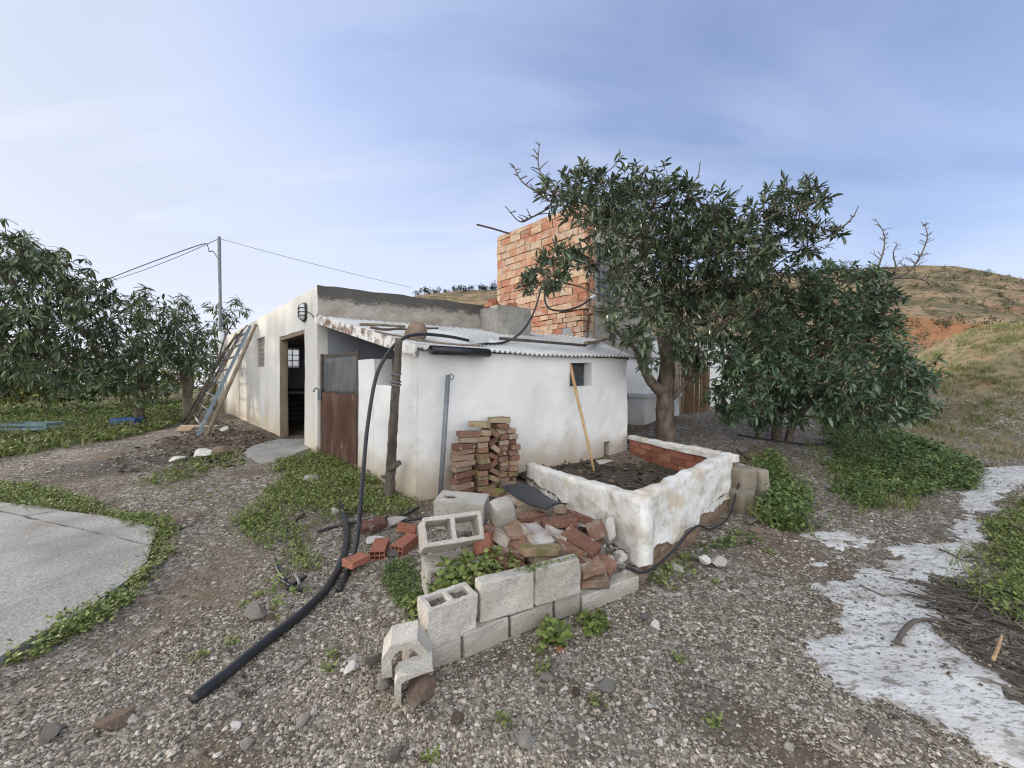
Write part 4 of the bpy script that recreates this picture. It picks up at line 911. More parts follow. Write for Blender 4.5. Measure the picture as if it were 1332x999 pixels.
# limb used as a post, steel pole with hook, bamboo cane
b = hit(507, 648); t = P(519, 440, 3.98); m1, m2 = P(508, 600, b.y+.0), P(515, 500, 4.0)
post = empty('tree_limb_post', b, 'rough dark tree limb standing upright as a post at the shed corner', 'post')
MB().tube(curve([b-Vector((0, 0, .1)), b+Vector((0, 0, .12)), m1+Vector((.01, 0, 0)), P(511, 560, 4.0), m2, t], 7), list(np.linspace(.062, .036, 36)), 12, True, .10).build('limb', MT['barkpost'], post, True)
q = P(508, 611, b.y); MB().tube([q, q+Vector((.06, -.03, .05)), q+Vector((.11, -.04, .09))], [.04, .034, .030], 9, True, .1).build('branch_stub', MT['barkpost'], post, True)
q = P(506, 622, b.y); MB().tube([q, q+Vector((-.05, -.02, .02)), q+Vector((-.075, -.03, .03))], [.03, .022, .018], 8, True, .1).build('branch_stub', MT['barkpost'], post, True)
mb = MB()
for zq in (497, 501, 487): c = P(515, zq, 4.0); mb.tube([c+Vector((.052*math.cos(a), .052*math.sin(a), .008*math.sin(a*2))) for a in np.linspace(0, 6.28, 14)], .006, 5)
mb.build('wire_tie', MT['greypipe'], post)
b = P(572, 641, 4.10); b.z = gf(b.x, b.y); t = P(583, 488, 4.27); sp = empty('steel_pipe', b, 'grey steel pipe with a small top hook leaning against the white shed wall', 'pipe')
MB().tube([b, t], .026, 12).build('tube', MT['greypipe'], sp, True)
c = t+Vector((.03, -.01, -.02)); MB().tube([c+Vector((.03*math.cos(a), 0, .03*math.sin(a))) for a in np.linspace(2.2, -1.6, 10)], .007, 6).build('hook', MT['greypipe'], sp, True)
ct = P(741, 462, 5.45); cb_ = P(774, 612, 4.9); cane = [cb_-Vector((0, 0, .08))+(ct-cb_)*q/7+Vector((.006*math.sin(q*.9), 0, 0)) for q in range(8)]
root = empty('bamboo_cane', cb_, 'tan bamboo cane leaning from the planting bed to the small shed window', 'cane')
MB().tube(cane, [.017, .018, .019, .02, .021, .022, .023, .023], 8).build('stalk', MT['cane'], root, True)
for q in range(1, 7): MB().tube([cane[q]+(cane[q+1]-cane[q])*-.02, cane[q]+(cane[q+1]-cane[q])*.02], .0255, 8).build('node', MT['cane'], root, True)

# on the shed roof
def onroof(px, py):
    """point of the shed roof seen at a photo pixel"""
    lo, hi = 3.5, 9.5
    def above(D):
        p = P(px, py, D); d = (p-Vector((P1.x, P1.y, 0))); inn_ = Vector((-EV.y, EV.x, 0)); h = d.x*inn_.x+d.y*inn_.y
        return p.z-(EZ+.03+(2.335-EZ)*(h+.1)/(1.95))
    best = min((abs(above(D)), D) for D in np.linspace(lo, hi, 400)); return P(px, py, best[1])
RK = [rock_mesh(s, f) for s, f in ((1, .62), (2, .75), (3, .5), (4, .8), (5, .42), (6, .68), (7, .9), (8, .55))]
p = P(541, 432, 4.62); rs = inst('round_stone', rock_mesh(21, .95, 3, False), MT['brownrock'], (0, 0, 0), label='round drum-shaped tan stone weighing down the shed roof', cat='stone')
bm = bmesh.new(); bmesh.ops.create_cone(bm, cap_ends=True, segments=22, radius1=.115, radius2=.125, depth=.19); bmesh.ops.bevel(bm, geom=bm.edges[:], offset=.015, segments=2, affect='EDGES'); bmesh.ops.subdivide_edges(bm, edges=[e for e in bm.edges if e.calc_length() > .04], cuts=3, use_grid_fill=True)
for v in bm.verts: v.co += v.normal*.012*noise.noise(v.co*14)+Vector((nz3(v.co, 6), nz3(v.co+Vector((4, 0, 0)), 6), 0))*.012
me = bpy.data.meshes.new('drum'); bm.to_mesh(me); bm.free(); me.materials.append(MT['brownrock']); rs.data = me; rs.material_slots[0].link = 'DATA'
me.polygons.foreach_set('use_smooth', np.full(len(me.polygons), True))
rs.location = p+Vector((0, 0, -.02)); rs.rotation_euler = (R(78), 0, R(28))
def stick(name, label, pts, r0, r1, m, cat='stick', wob=.08, flat=False):
    c = curve(pts, 6); return tag(MB().tube(c, list(np.linspace(r0, r1, len(c))), 7, True, wob).build(name, m, None, True), label, cat)
def rp(px, py, lift=.02): return onroof(px, py)+Vector((0, 0, lift))
stick('roof_plank', 'straight weathered lath lying on the shed roof left of the round stone', [rp(468, 424), rp(498, 425), rp(527, 427)], .018, .016, MT['wood'], 'lath')
stick('roof_stick', 'dark crooked stick lying on the shed roof below the lath', [rp(482, 428), rp(500, 431), rp(520, 430), rp(546, 433)], .018, .012, MT['barkpost'])
stick('roof_stick', 'short dark stick behind the round stone on the shed roof', [rp(545, 427), rp(557, 429), rp(570, 429)], .018, .012, MT['barkpost'])
stick('roof_stick', 'long brown stick near the shed eave above the black tube', [rp(532, 443), rp(560, 447), rp(600, 451), rp(624, 452)], .014, .010, MT['wood'])
stick('roof_stick', 'thin brown twig lying on the roof edge by the limb post', [rp(488, 433), rp(505, 437), rp(530, 441), rp(550, 444)], .012, .008, MT['wood'])
stick('roof_pipe', 'long dark rod lying along the shed roof towards the fruit tree', [rp(650, 443, .03), rp(700, 447, .03), rp(762, 452, .03)], .022, .02, MT['darksteel'], 'rod', 0)
stick('roof_plank', 'pale plank leaning on the roof at the foot of the brick tower', [rp(762, 451, .05), P(778, 444, 7.9), P(800, 436, 8.1)], .035, .03, MT['wood'], 'plank')
p = rp(623, 447, .05); tag(MB().box(p, (.20, .13, .10), Matrix.Rotation(.6, 3, 'Z') @ Matrix.Rotation(-.15, 3, 'Y'), .006).build('plastic_box', MT['greyplate']), 'pale grey box lying on the hose on the shed roof', 'box')
a, b = P(560, 455, 3.98), P(636, 459, 4.52); n_ = 14; ring = []
mb = MB(); ax = (b-a).normalized(); s1 = ax.cross(Vector((0, 0, 1))).normalized(); s2 = s1.cross(ax)
for rr in (.048, .042):
    for e in (a, b):
        for q in range(n_+1):
            t = 2*math.pi*q/n_*.93+1.2; ring.append(e+s1*math.cos(t)*rr+s2*math.sin(t)*rr)
m_ = n_+1; Fc = []
for q in range(n_):
    Fc += [(q, q+1, m_+q+1, m_+q), (2*m_+q+1, 2*m_+q, 3*m_+q, 3*m_+q+1), (q, 2*m_+q, 2*m_+q+1, q+1), (m_+q+1, 3*m_+q+1, 3*m_+q, m_+q)]
Fc += [(0, m_, 3*m_, 2*m_), (n_, 2*m_+n_, 3*m_+n_, m_+n_)]
mb.add(ring, Fc); tag(mb.build('black_tube', MT['blackpipe'], None, True), 'short wide black plastic tube lying along the shed eave', 'tube')

# hoses
hose = curve([hit(441, 768, .018), hit(456, 735, .03), P(466, 690, 3.0), P(472, 620, 3.45), P(478, 555, 3.72), P(488, 495, 3.9), P(500, 467, 4.0), P(519, 444, 4.02), P(545, 435, 4.25), P(585, 438, 4.6), P(625, 446, 4.95), P(648, 447, 5.3), P(668, 440, 5.9), P(684, 425, 6.6), P(696, 402, 7.4), P(703, 378, 8.2), P(705, 370, 8.6)], 9)
tag(MB().tube(hose, .019, 10).build('black_hose', MT['blackpipe'], None, True), 'long thin black hose arching over the limb post and across the shed roof', 'hose')
tag(MB().tube(curve([P(708, 374, 8.5), P(709, 392, 8.5), P(716, 402, 8.45), P(732, 404, 8.4), P(752, 399, 8.4), P(770, 388, 8.5)], 8), .022, 8).build('black_hose', MT['blackpipe'], None, True), 'short black hose hanging in a loop on the lower brick tower', 'hose')
tag(MB().tube([P(769, 388.6, 8.5), P(775, 384, 8.5)], .045, 10).build('hose_coupling', MT['greyplate'], None, True), 'grey coupling at the right end of the hanging hose loop', 'coupling')
q = rp(706, 371, 0); tag(MB().tube([P(712, 373, 8.62), P(728, 370, 8.66)], .14, 14).build('black_bucket', MT['blackplastic'], None, True), 'black round container hanging where the hose meets the brick tower', 'bucket')
pipe = curve([hit(250, 911, .02), hit(300, 872, .028), hit(345, 835, .03), hit(390, 800, .03), hit(425, 765, .03), hit(443, 733, .03), hit(451, 700, .04), hit(447, 668, .05), hit(443, 655, .05)], 9)
tag(MB().tube(pipe, .026, 14).build('thick_black_pipe', MT['blackpipe'], None, True), 'thick black plastic pipe lying curved across the gravel in the foreground', 'pipe')
tag(MB().tube(curve([hit(413, 692, .01), hit(440, 684, .02), hit(480, 676, .05), hit(520, 672, .05), hit(545, 660, .04)], 6), .014, 8).build('black_hose_end', MT['blackpipe'], None, True), 'short straight black hose end crossing under the hanging hose', 'hose')
tag(MB().tube(curve([hit(500, 678, .02), hit(535, 676, .05), hit(560, 672, .05)], 6), .012, 8).build('black_hose_end', MT['blackpipe'], None, True), 'black hose stub emerging beside the stacked cinder blocks', 'hose')
for lab, pts in (('short black tube scrap lying crosswise in the weeds by the pipe', [(372, 766), (385, 758), (398, 750)]), ('black tube scrap lying under the crossed one by the pipe', [(362, 752), (378, 762), (392, 768)]), ('black tube scrap half buried in weeds left of the pipe', [(358, 728), (362, 742), (372, 756)]), ('black tube scrap in the weeds near the white litter', [(371, 694), (379, 683), (396, 668)])):
    tag(MB().tube(curve([hit(*q, .02) for q in pts], 5), .011, 8).build('tube_scrap', MT['blackpipe'], None, True), lab, 'tube')
tag(MB().tube(curve([hit(385, 748, .015), hit(389, 757, .06), hit(388, 764, .02)], 5), .010, 8).build('grey_tube_scrap', MT['greypipe'], None, True), 'grey tube scrap standing among the black tube scraps', 'tube')
tag(MB().tube(curve([hit(960, 566, .02), hit(1000, 572, .02), hit(1040, 577, .02), hit(1072, 577, .02), hit(1088, 573, .02)], 7), .018, 8).build('black_hose', MT['blackpipe'], None, True), 'black irrigation hose lying on the drive under the trees', 'hose')
tag(MB().tube(curve([P(969, 603, 4.35), P(958, 640, 4.0), P(948, 672, 3.75), P(925, 688, 3.4), P(905, 685, 3.15), P(870, 722, 2.85), P(840, 744, 2.62), P(815, 738, 2.5)], 7), .009, 7).build('irrigation_tube', MT['blackpipe'], None, True), 'thin black irrigation tube hanging along the foot of the white planter wall', 'tube')
# bent black rubber sheet on the rubble
c = hit(694, 650, .14); V = []; n1, n2 = 16, 10
cor = [P(652, 632, 3.45), P(697, 633, 3.62), P(740, 655, 3.12), P(711, 662, 2.86)]
for q in range(n1+1):
    for r_ in range(n2+1):
        s, t = q/n1, r_/n2; p = cor[0].lerp(cor[1], t).lerp(cor[3].lerp(cor[2], t), s); p.z += -.05*math.sin(math.pi*s)*(.7)+.02*math.sin(math.pi*t); V.append(p)
o = newobj('rubber_sheet', V, [(q*(n2+1)+r_, (q+1)*(n2+1)+r_, (q+1)*(n2+1)+r_+1, q*(n2+1)+r_+1) for q in range(n1) for r_ in range(n2)], MT['mat'], None, True)
md = o.modifiers.new('thick', 'SOLIDIFY'); md.thickness = .008; tag(o, 'bent black rubber sheet lying on the rubble beside the white planter', 'sheet')

# ------------------------------------------------------------------ cinder blocks
def hollow(l=.30, d=.17, h=.20, t=.028, seed=1, holes=2, closed=False):
    """hollow block: cavities open upwards"""
    if holes == 2: xs = [-l/2, -l/2+t, -t/2, t/2, l/2-t, l/2]; sol = lambda i, j: not (i in (1, 3) and j == 1)
    else: xs = [-l/2, -l/2+t, l/2-t, l/2]; sol = lambda i, j: not (i == 1 and j == 1)
    ys = [-d/2, -d/2+t, d/2-t, d/2]
    V, Fc = grid_solid(xs, ys, sol, h, lambda x, y, z: (x, y, z-h/2))
    return mesh_variant([tuple(v) for v in V], Fc, seed, 3, .0045, .004, 26, False, chip=.03)
def uprof(a, b): return (Vector(b)-Vector(a)).normalized()
def rowblock(name, label, pl, pr_, z0, h, d, seed, m=None, sink=0.0, hol=True, tilt=0.0):
    """a block whose front foot runs between two photo pixels at height z0"""
    a = P(*pl, (CAMZ-z0)*F/(pl[1]-HZ)); b = P(*pr_, (CAMZ-z0)*F/(pr_[1]-HZ)); dx = (b-a); l = dx.length-.008; ang = math.atan2(dx.y, dx.x)
    me = hollow(l, d, h, .028, seed) if hol else mesh_variant(boxv(l, d, h), BOXF, seed, 4, .005, .006, 24, False, chip=.035)
    nrm = Vector((-math.sin(ang), math.cos(ang), 0)); c = (a+b)/2+nrm*(d/2); c.z = z0+h/2-sink
    o = inst(name, me, m or MT['block'], c, (0, tilt, ang), label=label, cat='block')
    if hol:                                              # earth and gravel filling the cavities
        xs = np.linspace(-l/2+.02, l/2-.02, 14); ys = np.linspace(-d/2+.02, d/2-.02, 7); V = []
        for x in xs:
            for y in ys: q = o.location+Vector((math.cos(ang)*x-math.sin(ang)*y, math.sin(ang)*x+math.cos(ang)*y, 0)); V.append((q.x, q.y, z0+h-.028+.014*noise.noise((q.x*17, q.y*17, 2))+.008*noise.noise((q.x*50, q.y*50, 2))))
        newobj('soil_fill', V, [(i*7+j, (i+1)*7+j, (i+1)*7+j+1, i*7+j+1) for i in range(13) for j in range(6)], MT['soilfill'], o)
    return o
GB = 'cinder blocks of the low row edging the rubble heap'
rowblock('cinder_block', 'lower block at the left end of the row, behind the brown boulder', (531, 884), (601, 859), 0.0, .115, .16, 1, hol=False)
rowblock('cinder_block', 'second lower block from the left in the low block row', (603, 859), (663, 832), .003, .125, .16, 2, hol=False)
rowblock('cinder_block', 'lower block with a broken sloping top above a tuft of weeds', (665, 832), (720, 808), .0, .118, .16, 3, hol=False)
rowblock('cinder_block', 'short lower block under the right end of the tall blocks', (722, 808), (756, 797), .003, .14, .16, 4, hol=False)
rowblock('long_kerb_block', 'long low grey kerb block at the right end of the block row', (758, 800), (832, 769), .0, .105, .13, 5, hol=False)
rowblock('cinder_block', 'upright hollow block at the left of the upper row with weeds inside', (556, 847), (623, 820), .112, .188, .15, 6)
rowblock('cinder_block', 'middle upper block with a bluish stain on its front face', (624, 812), (696, 791), .128, .205, .085, 7, hol=False)
rowblock('cinder_block', 'right-hand upper block topped with moss and old bricks', (697, 790), (757, 771), .145, .205, .075, 8, hol=False)
# stand of two hollow blocks with their cavities turned to the viewer
e1 = Vector((.86, .34, 0)).normalized(); fw = Vector((.34, -.86, 0)).normalized()
def facing(name, label, c, l, d, h, tiltdeg, seed, rz=None):
    me = hollow(l, d, h, .026, seed); a = math.atan2(e1.y, e1.x) if rz is None else rz
    Mx = Matrix.Rotation(a, 4, 'Z') @ Matrix.Rotation(R(tiltdeg), 4, 'X')
    return inst(name, me, MT['block'], c, Mx.to_euler(), label=label, cat='block')
cc = P(590, 722, 2.42); facing('cinder_block', 'hollow block lying on its side under the tilted one, its cells filled with leaves', Vector((cc.x, cc.y, .20)), .36, .19, .20, 90, 11)
cc = P(586, 683, 2.45); facing('cinder_block', 'broken hollow block tilted upward on top of the stand, its two empty cells facing out', Vector((cc.x, cc.y, .44)), .37, .17, .20, 58, 12)
# block with a round hole in its top
me = None; bm = bmesh.new(); l, d, h = .36, .20, .20; nseg = 16
def holed(l, d, h, rx, ry, cx_, seed):
    V = []; Fc = []; n = nseg
    for z, k_ in ((h/2, 1), (h/2-.014, 1), (h/2-.018, 1.9), (h/2-.18, 1.9)):
        for q in range(n): a = 2*math.pi*q/n; V.append((cx_*(1 if k_ == 1 else .75)+rx*k_*math.cos(a), ry*k_*math.sin(a), z))
    for z in (h/2, -h/2):
        for q in range(n):
            a = 2*math.pi*q/n; cs, sn = math.cos(a), math.sin(a); k_ = max(abs(cs), abs(sn)); V.append((cs/k_*l/2, sn/k_*d/2, z))
    for q in range(n):
        r_ = (q+1) % n
        Fc += [(q, 4*n+q, 4*n+r_, r_), (4*n+q, 5*n+q, 5*n+r_, 4*n+r_)]+[((i+1)*n+q, i*n+q, i*n+r_, (i+1)*n+r_) for i in range(3)]
    Fc += [tuple(3*n+q for q in range(n)), tuple(5*n+q for q in reversed(range(n)))]
    return mesh_variant(V, Fc, seed, 2, .002, 0, 22, False)
cc = P(601, 664, 2.86); inst('holed_block', holed(l, d, h, .052, .033, -.09, 13), MT['block'], (cc.x, cc.y, .435), (R(6), R(2), R(-8)), label='pale solid block with an oval hole in its flat top', cat='block')
cc = P(654, 668, 2.80); inst('broken_block', mesh_variant(boxv(.16, .13, .24), BOXF, 14, 4, .02, .012, 9, True, chip=.1), MT['block'], (cc.x, cc.y, .42), (R(18), R(-14), R(24)), label='broken leaning chunk of block right of the holed block', cat='block')
# two U-shaped shards at the left end of the row
def ushard(name, label, prof, depth, loc, rot, seed):
    n_ = len(prof)//2; V = [(x, -depth/2, z) for x, z in prof]+[(x, depth/2, z) for x, z in prof]; m_ = len(prof)
    Fc = []
    for q in range(n_-1): Fc += [(q, q+1, m_-2-q, m_-1-q), (m_+q, 2*m_-1-q, 2*m_-2-q, m_+q+1)]
    Fc += [(q, m_+q, m_+(q+1) % m_, (q+1) % m_) for q in range(m_)]
    return inst(name, mesh_variant(V, Fc, seed, 2, .004, 0, 24, False), MT['block'], loc, rot, label=label, cat='block')
cc = P(528, 846, 1.80)
ushard('broken_block_shard', 'arched shard of broken block at the left end of the row', [(-.11, -.075), (-.10, .02), (-.055, .075), (.06, .075), (.10, .0), (.115, -.045), (.085, -.06), (.065, -.015), (.035, .04), (-.035, .04), (-.06, .0), (-.065, -.075)], .12, (cc.x, cc.y, .165), (R(8), R(-6), R(12)), 15)
cc = P(535, 872, 1.72)
ushard('broken_block_shard', 'thin angled shard of broken block under the arched shard', [(-.07, -.10), (-.07, .02), (-.055, .045), (.09, .065), (.095, .045), (-.03, .022), (-.042, .01), (-.045, -.10)], .09, (cc.x, cc.y, .09), (R(4), R(-2), R(14)), 16)

# ------------------------------------------------------------------ stack of old bricks against the shed wall
BR = [mesh_variant(boxv(.245, .118, .056), BOXF, s, 3, .004, .005, 18, False, chip=.025) for s in range(31, 37)]
angW = math.atan2(EV.y, EV.x); no = Vector((EV.y, -EV.x, 0))
GS = 'old bricks stacked against the shed wall'
colname = ['leftmost column of the brick stack', 'second column of the brick stack', 'crooked middle column of the brick stack', 'fourth column of the brick stack', 'rightmost column of the brick stack']
rank = ['lowest', 'second', 'third', 'fourth', 'fifth', 'sixth', 'seventh', 'eighth', 'ninth', 'tenth', 'eleventh', 'twelfth', 'thirteenth']
def lev(k_): return 'brick at the foot of the ' if k_ == 0 else f'brick {rank[k_]} from the ground in the '
s0 = s_at(592); zb = .15
r_ = random.Random(11)
cols = [(0.0, 9, 'long'), (.215, 10, 'head'), (.345, 8, 'tilt'), (.475, 12, 'head'), (.605, 11, 'head')]
for ci, (off, cnt, mode) in enumerate(cols):
    z = zb
    for k_ in range(cnt):
        mossy = (ci in (1, 2) and r_.random() < .55) or (ci > 2 and r_.random() < .3); m = MT['mossbrick'] if mossy else MT['brick']
        base = P1+EV*(s0+off+r_.uniform(-.018, .018))+no*(.17+r_.uniform(-.03, .03))
        if ci == 0: base += no*(.02)
        rot = angW+(R(8) if mode == 'long' else R(90))+r_.uniform(-.16, .16); tx, ty = r_.uniform(-.03, .03), r_.uniform(-.04, .04); h = .061
        if mode == 'tilt': ty += (-.75, .5, .65, -.4, .55, .75, -.5, .6)[k_]*.9; h = .084
        if mode == 'tilt': Mx = Matrix.Rotation(angW, 4, 'Z') @ Matrix.Rotation(ty, 4, 'Y') @ Matrix.Rotation(R(90), 4, 'Z')
        else: Mx = Matrix.Rotation(rot, 4, 'Z') @ Matrix.Rotation(tx, 4, 'X') @ Matrix.Rotation(ty, 4, 'Y')
        desc = 'mossy old ' if mossy else 'worn red-brown '
        inst('old_brick', BR[r_.randrange(6)], m, (base.x, base.y, z+h/2), Mx.to_euler(), label=desc+lev(k_)+colname[ci], cat='brick', group=GS); z += h
for lab, off, fwd, z, rz, m in (('pale long brick laid across the left columns of the stack', .085, .20, zb+9*.061+.032, -.05, 'brick'), ('pale whitish brick topping the left side of the stack', .06, .205, zb+10*.061+.032, -.12, 'limebrick'), ('reddish brick sloping under the mossy top bricks', .30, .20, zb+10*.061+.03, .9, 'brick'), ('mossy brick lying askew at the very top of the stack', .21, .18, zb+11*.061+.065, -.5, 'mossbrick'), ('mossy brick on top of the right columns of the stack', .47, .18, zb+12*.061+.035, -.25, 'mossbrick'), ('small dark brick at the top right back of the stack', .56, .10, zb+12*.061+.032, .6, 'brick')):
    p = P1+EV*(s0+off)+no*fwd; inst('old_brick', BR[int(off*100) % 6], MT[m], (p.x, p.y, z), (.04, .06, angW+rz), label=lab, cat='brick', group=GS)

# ------------------------------------------------------------------ rubble heap: bricks and stones, each placed by where it rests
HB = [mesh_variant(boxv(.16, .115, .056), BOXF, s, 3, .005, .006, 18, False, chip=.03) for s in range(41, 45)]
def rest(px, py, lift): return hit(px, py, lift)
def rb(label, px, py, kind, m, rz, tx=0, ty=0, lift=.03, name='rubble_brick', sc=1): 
    me = {'F': BR, 'H': HB}[kind]; rr_ = random.Random(px*31+py); p = rest(px, py, lift+.03+rr_.uniform(0, .03)); tx += rr_.uniform(-.18, .18); ty += rr_.uniform(-.18, .18); rz += rr_.uniform(-.2, .2)
    return inst(name, me[int(px*7+py) % len(me)], MT[m], p, (tx, ty, rz), sc, label=label, cat='brick')
rb('large orange-brown brick lying on top behind the mossy block', 727, 679, 'F', 'brick', .15, .1, .05, .09)
rb('brown brick leaning right of the large orange brick', 758, 675, 'F', 'brick', -.75, -.35, .2, .06)
rb('thin reddish brick slab lying flat above the tan brick', 680, 692, 'F', 'brick', .2, .05, -.1, .08, sc=(1, 1, .6))
rb('tan brick tilted on edge under the thin red slab', 674, 705, 'F', 'mossbrick', -.35, .7, .1, .05)
rb('white painted brick chunk in the middle of the rubble heap', 702, 703, 'H', 'limebrick', .35, .1, 0, .10)
rb('greyish brick chunk behind the white painted chunk', 722, 696, 'H', 'limebrick', -.1, .05, .1, .06)
rb('yellowish brick lying on the edge of the right-hand upper block', 704, 715, 'F', 'mossbrick', .3, .03, -.03, .09, sc=(1.1, 1, 1))
rb('mossy brick directly under the yellowish brick', 712, 725, 'F', 'mossbrick', .3, 0, 0, .035)
rb('red brick sloping down beside the lime-covered stone', 755, 705, 'F', 'brick', -.55, .2, .25, .05)
rb('dark broken brick under the sloping red brick', 742, 714, 'H', 'brick', .5, .3, .2, .03)
rb('brick chunk with a lime face leaning on the big pale stone', 776, 689, 'H', 'limebrick', .9, 1.1, .2, .10)
rb('small orange brick with white streaks beside the right upper block', 768, 738, 'H', 'brick', .1, .05, 0, .14)
rb('orange brick with a broken white end on the long kerb block', 772, 754, 'H', 'brick', .12, .12, .0, .10, sc=(1.1, 1, 1))
rb('white-topped round brick lump left of the rubble heap', 655, 700, 'H', 'limebrick', 1.3, .3, .2, .09, sc=(1, 1, 1.2))
rb('brick lump under the white-topped lump, streaked with lime', 657, 718, 'H', 'limebrick', 1.1, .2, .3, .03, sc=(1.0, 1.0, 1.1))
rb('red brick standing on end behind the weeds in the blocks', 634, 706, 'F', 'newbrick', 1.2, 1.2, .2, .08)
rb('brick half hidden below the black rubber sheet', 674, 652, 'F', 'brick', -.5, .5, .1, .10)
rb('mossy brick at the foot of the stack behind the rubber sheet', 642, 640, 'F', 'mossbrick', -.6, .2, .1, .05)
rb('brown brick in the shade under the rubber sheet edge', 690, 664, 'F', 'brick', -.3, .4, .0, .08)
rb('thin white-edged brick between the orange brick and the kerb block', 756, 731, 'H', 'limebrick', .2, .1, 0, .06, sc=(.8, .8, .4))
rb('dull red brick flat on the ground near the hose', 484, 683, 'F', 'brick', .6, .1, .05, .03)
rb('pale orange brick piece by the left side of the blocks', 529, 687, 'H', 'newbrick', .3, .1, .1, .03)
rb('dull red tile piece at the left edge of the brick scatter', 463, 729, 'H', 'newbrick', 1.0, .1, .2, .02)
def hollowbrick(label, px, py, rz, sc=1):
    p = rest(px, py, .035*sc); Mx = Matrix.Rotation(rz, 4, 'Z'); root = inst('red_hollow_brick', HBM, MT['newbrick'], p, (0.06, 0, rz), sc, label=label, cat='brick')
    return root
t = .007; xs_ = [-.055, -.055+t, -.021, -.021+t, .0145, .0145+t, .055-t, .055]; zs_ = [-.037, -.037+t, -t/2, t/2, .037-t, .037]
V, Fc = grid_solid(xs_, zs_, lambda i, j: not (i in (1, 3, 5) and j in (1, 3)), .22, lambda x, y, z: (x, z-.11, y)); HBM = mesh_variant([tuple(v) for v in V], Fc, 51, 1, .001, 0, 20)
hollowbrick('red hollow brick with its holes facing out, left of the two', 494, 714, .15); hollowbrick('red hollow brick with its holes facing out, nearest the stacked blocks', 527, 708, -.35)

for lab, px, py, kd, m, rz, tx, ty, lf in (
    ('small dark brick fragment behind the middle upper block', 664, 734, 'H', 'brick', .7, .2, .1, .05),
    ('reddish half brick beside the white-topped lump', 671, 716, 'H', 'brick', -.4, .4, .2, .05),
    ('worn brick lying flat behind the broken leaning chunk', 690, 673, 'F', 'brick', .5, .1, -.1, .06),
    ('dark mossy brick in the gap behind the tan brick', 668, 688, 'F', 'mossbrick', -.8, .2, .2, .04),
    ('brick sticking up between the rubber sheet and the planter wall', 730, 664, 'H', 'brick', .2, .6, .2, .06),
    ('greyish brick half sunk below the large orange brick', 715, 686, 'F', 'limebrick', -.2, .1, .15, .03),
    ('red-brown half brick right of the sloping red brick', 771, 703, 'H', 'brick', .9, .3, .1, .03),
    ('small broken brick among the stones below the oval stone', 784, 733, 'H', 'brick', -.5, .2, .2, .02),
    ('brown half brick above the lower orange bricks', 742, 727, 'H', 'brick', .4, .1, .3, .05),
    ('mossy half brick left of the white-topped lump', 640, 722, 'H', 'mossbrick', .2, .3, .1, .04),
    ('reddish brick end showing beside the tilted hollow block', 640, 690, 'H', 'brick', 1.0, .2, .2, .08),
    ('lime-streaked half brick on top of the heap by the broken chunk', 692, 690, 'H', 'limebrick', .8, .2, .1, .09)):
    rb(lab, px, py, kd, m, rz, tx, ty, lf)
def rk(label, px, py, r, m='rock', v=None, lift=.6, rz=None, name='stone', cat='stone', sc=(1, 1, 1), group=None, tilt=(0, 0)):
    p = rest(px, py, r*lift*.5); v = int(px*3+py) % len(RK) if v is None else v
    o = inst(name, RK[v], MT[m], p, (tilt[0], tilt[1], px*.37 if rz is None else rz), (r*sc[0], r*sc[1], r*sc[2]), label=label, cat=cat, group=group); return o
rk('large brown boulder at the front left corner of the block row', 545, 901, .082, 'brownrock', 3, 1.2, name='boulder', cat='boulder')
rk('grey slab-shaped stone leaning left of the arched block shard', 484, 858, .055, 'rock', 2, 1.2, tilt=(.9, .3))
rk('dark grey stone below the leaning slab at the left row end', 498, 884, .05, 'rock', 0, 1.0)
rk('pale flat stone left of the slab-shaped stone', 458, 868, .045, 'whiterock', 4)
rk('big silvery grey stone beside the thick black pipe', 330, 795, .088, 'rock', 2, .9, sc=(1.2, .8, 1.1))
rk('small brown stone touching the right side of the silvery stone', 349, 805, .032, 'brownrock', 1)
rk('big oval pale stone standing against the white planter corner', 793, 693, .12, 'whiterock', 6, 1.4, sc=(.75, .6, 1.25))
rk('flat slab stone wedged between oval stone and planter corner', 818, 705, .10, 'rock', 4, 1.2, tilt=(1.1, .4))
rk('pale stone left of the rubber sheet on the rubble', 679, 669, .075, 'whiterock', 1, 1.6)
rk('grey stone under the pale stone on the rubble', 687, 682, .07, 'rock', 3, 1)
rk('white angular stone at the foot of the planter corner', 823, 727, .055, 'whiterock', 5, 1.4)
rk('pale stone at the right of the rubble, below the oval stone', 805, 723, .058, 'whiterock', 0, 1.2)
rk('white flat chip below the oval stone', 793, 727, .045, 'whiterock', 2, 1.2)
rk('grey upright stone by the sloping red brick', 779, 717, .06, 'rock', 6, 1.2)
rk('dark flat stone along the planter footing', 828, 738, .07, 'rock', 4, .8, sc=(1.3, .6, 1))
rk('grey stone behind the dark flat stone', 806, 735, .05, 'rock', 2, .8)
rk('small cream stone on the kerb block top', 812, 745, .035, 'whiterock', 1, 1.6)
rk('small grey stone left of the lower orange bricks', 752, 718, .05, 'rock', 1, 1.2)
rk('white elongated chip above the lower orange bricks', 763, 721, .042, 'whiterock', 4, 1)
rk('white stone half in the leaves of the hollow block', 580, 741, .03, 'whiterock', 1, 2.5)
rk('long flat cream stone left of the stacked blocks', 518, 676, .12, 'whiterock', 4, .8, sc=(1.3, .55, .8), rz=.6)
rk('long white flat stone lying below the cream stone', 490, 701, .10, 'whiterock', 4, .8, sc=(1.3, .45, .8), rz=.4)
rk('grey stone between the two red hollow bricks', 514, 718, .07, 'rock', 2, .6)
rk('white rough stone chip in the weeds by the pipe end', 436, 664, .06, 'whiterock', 5, 1)
rk('pale stone hidden in weeds right of the house corner', 404, 623, .14, 'whiterock', 2, .6)
rk('white concrete lump on the bare ground below the doorway', 231, 597, .15, 'whiterock', 4, .5)
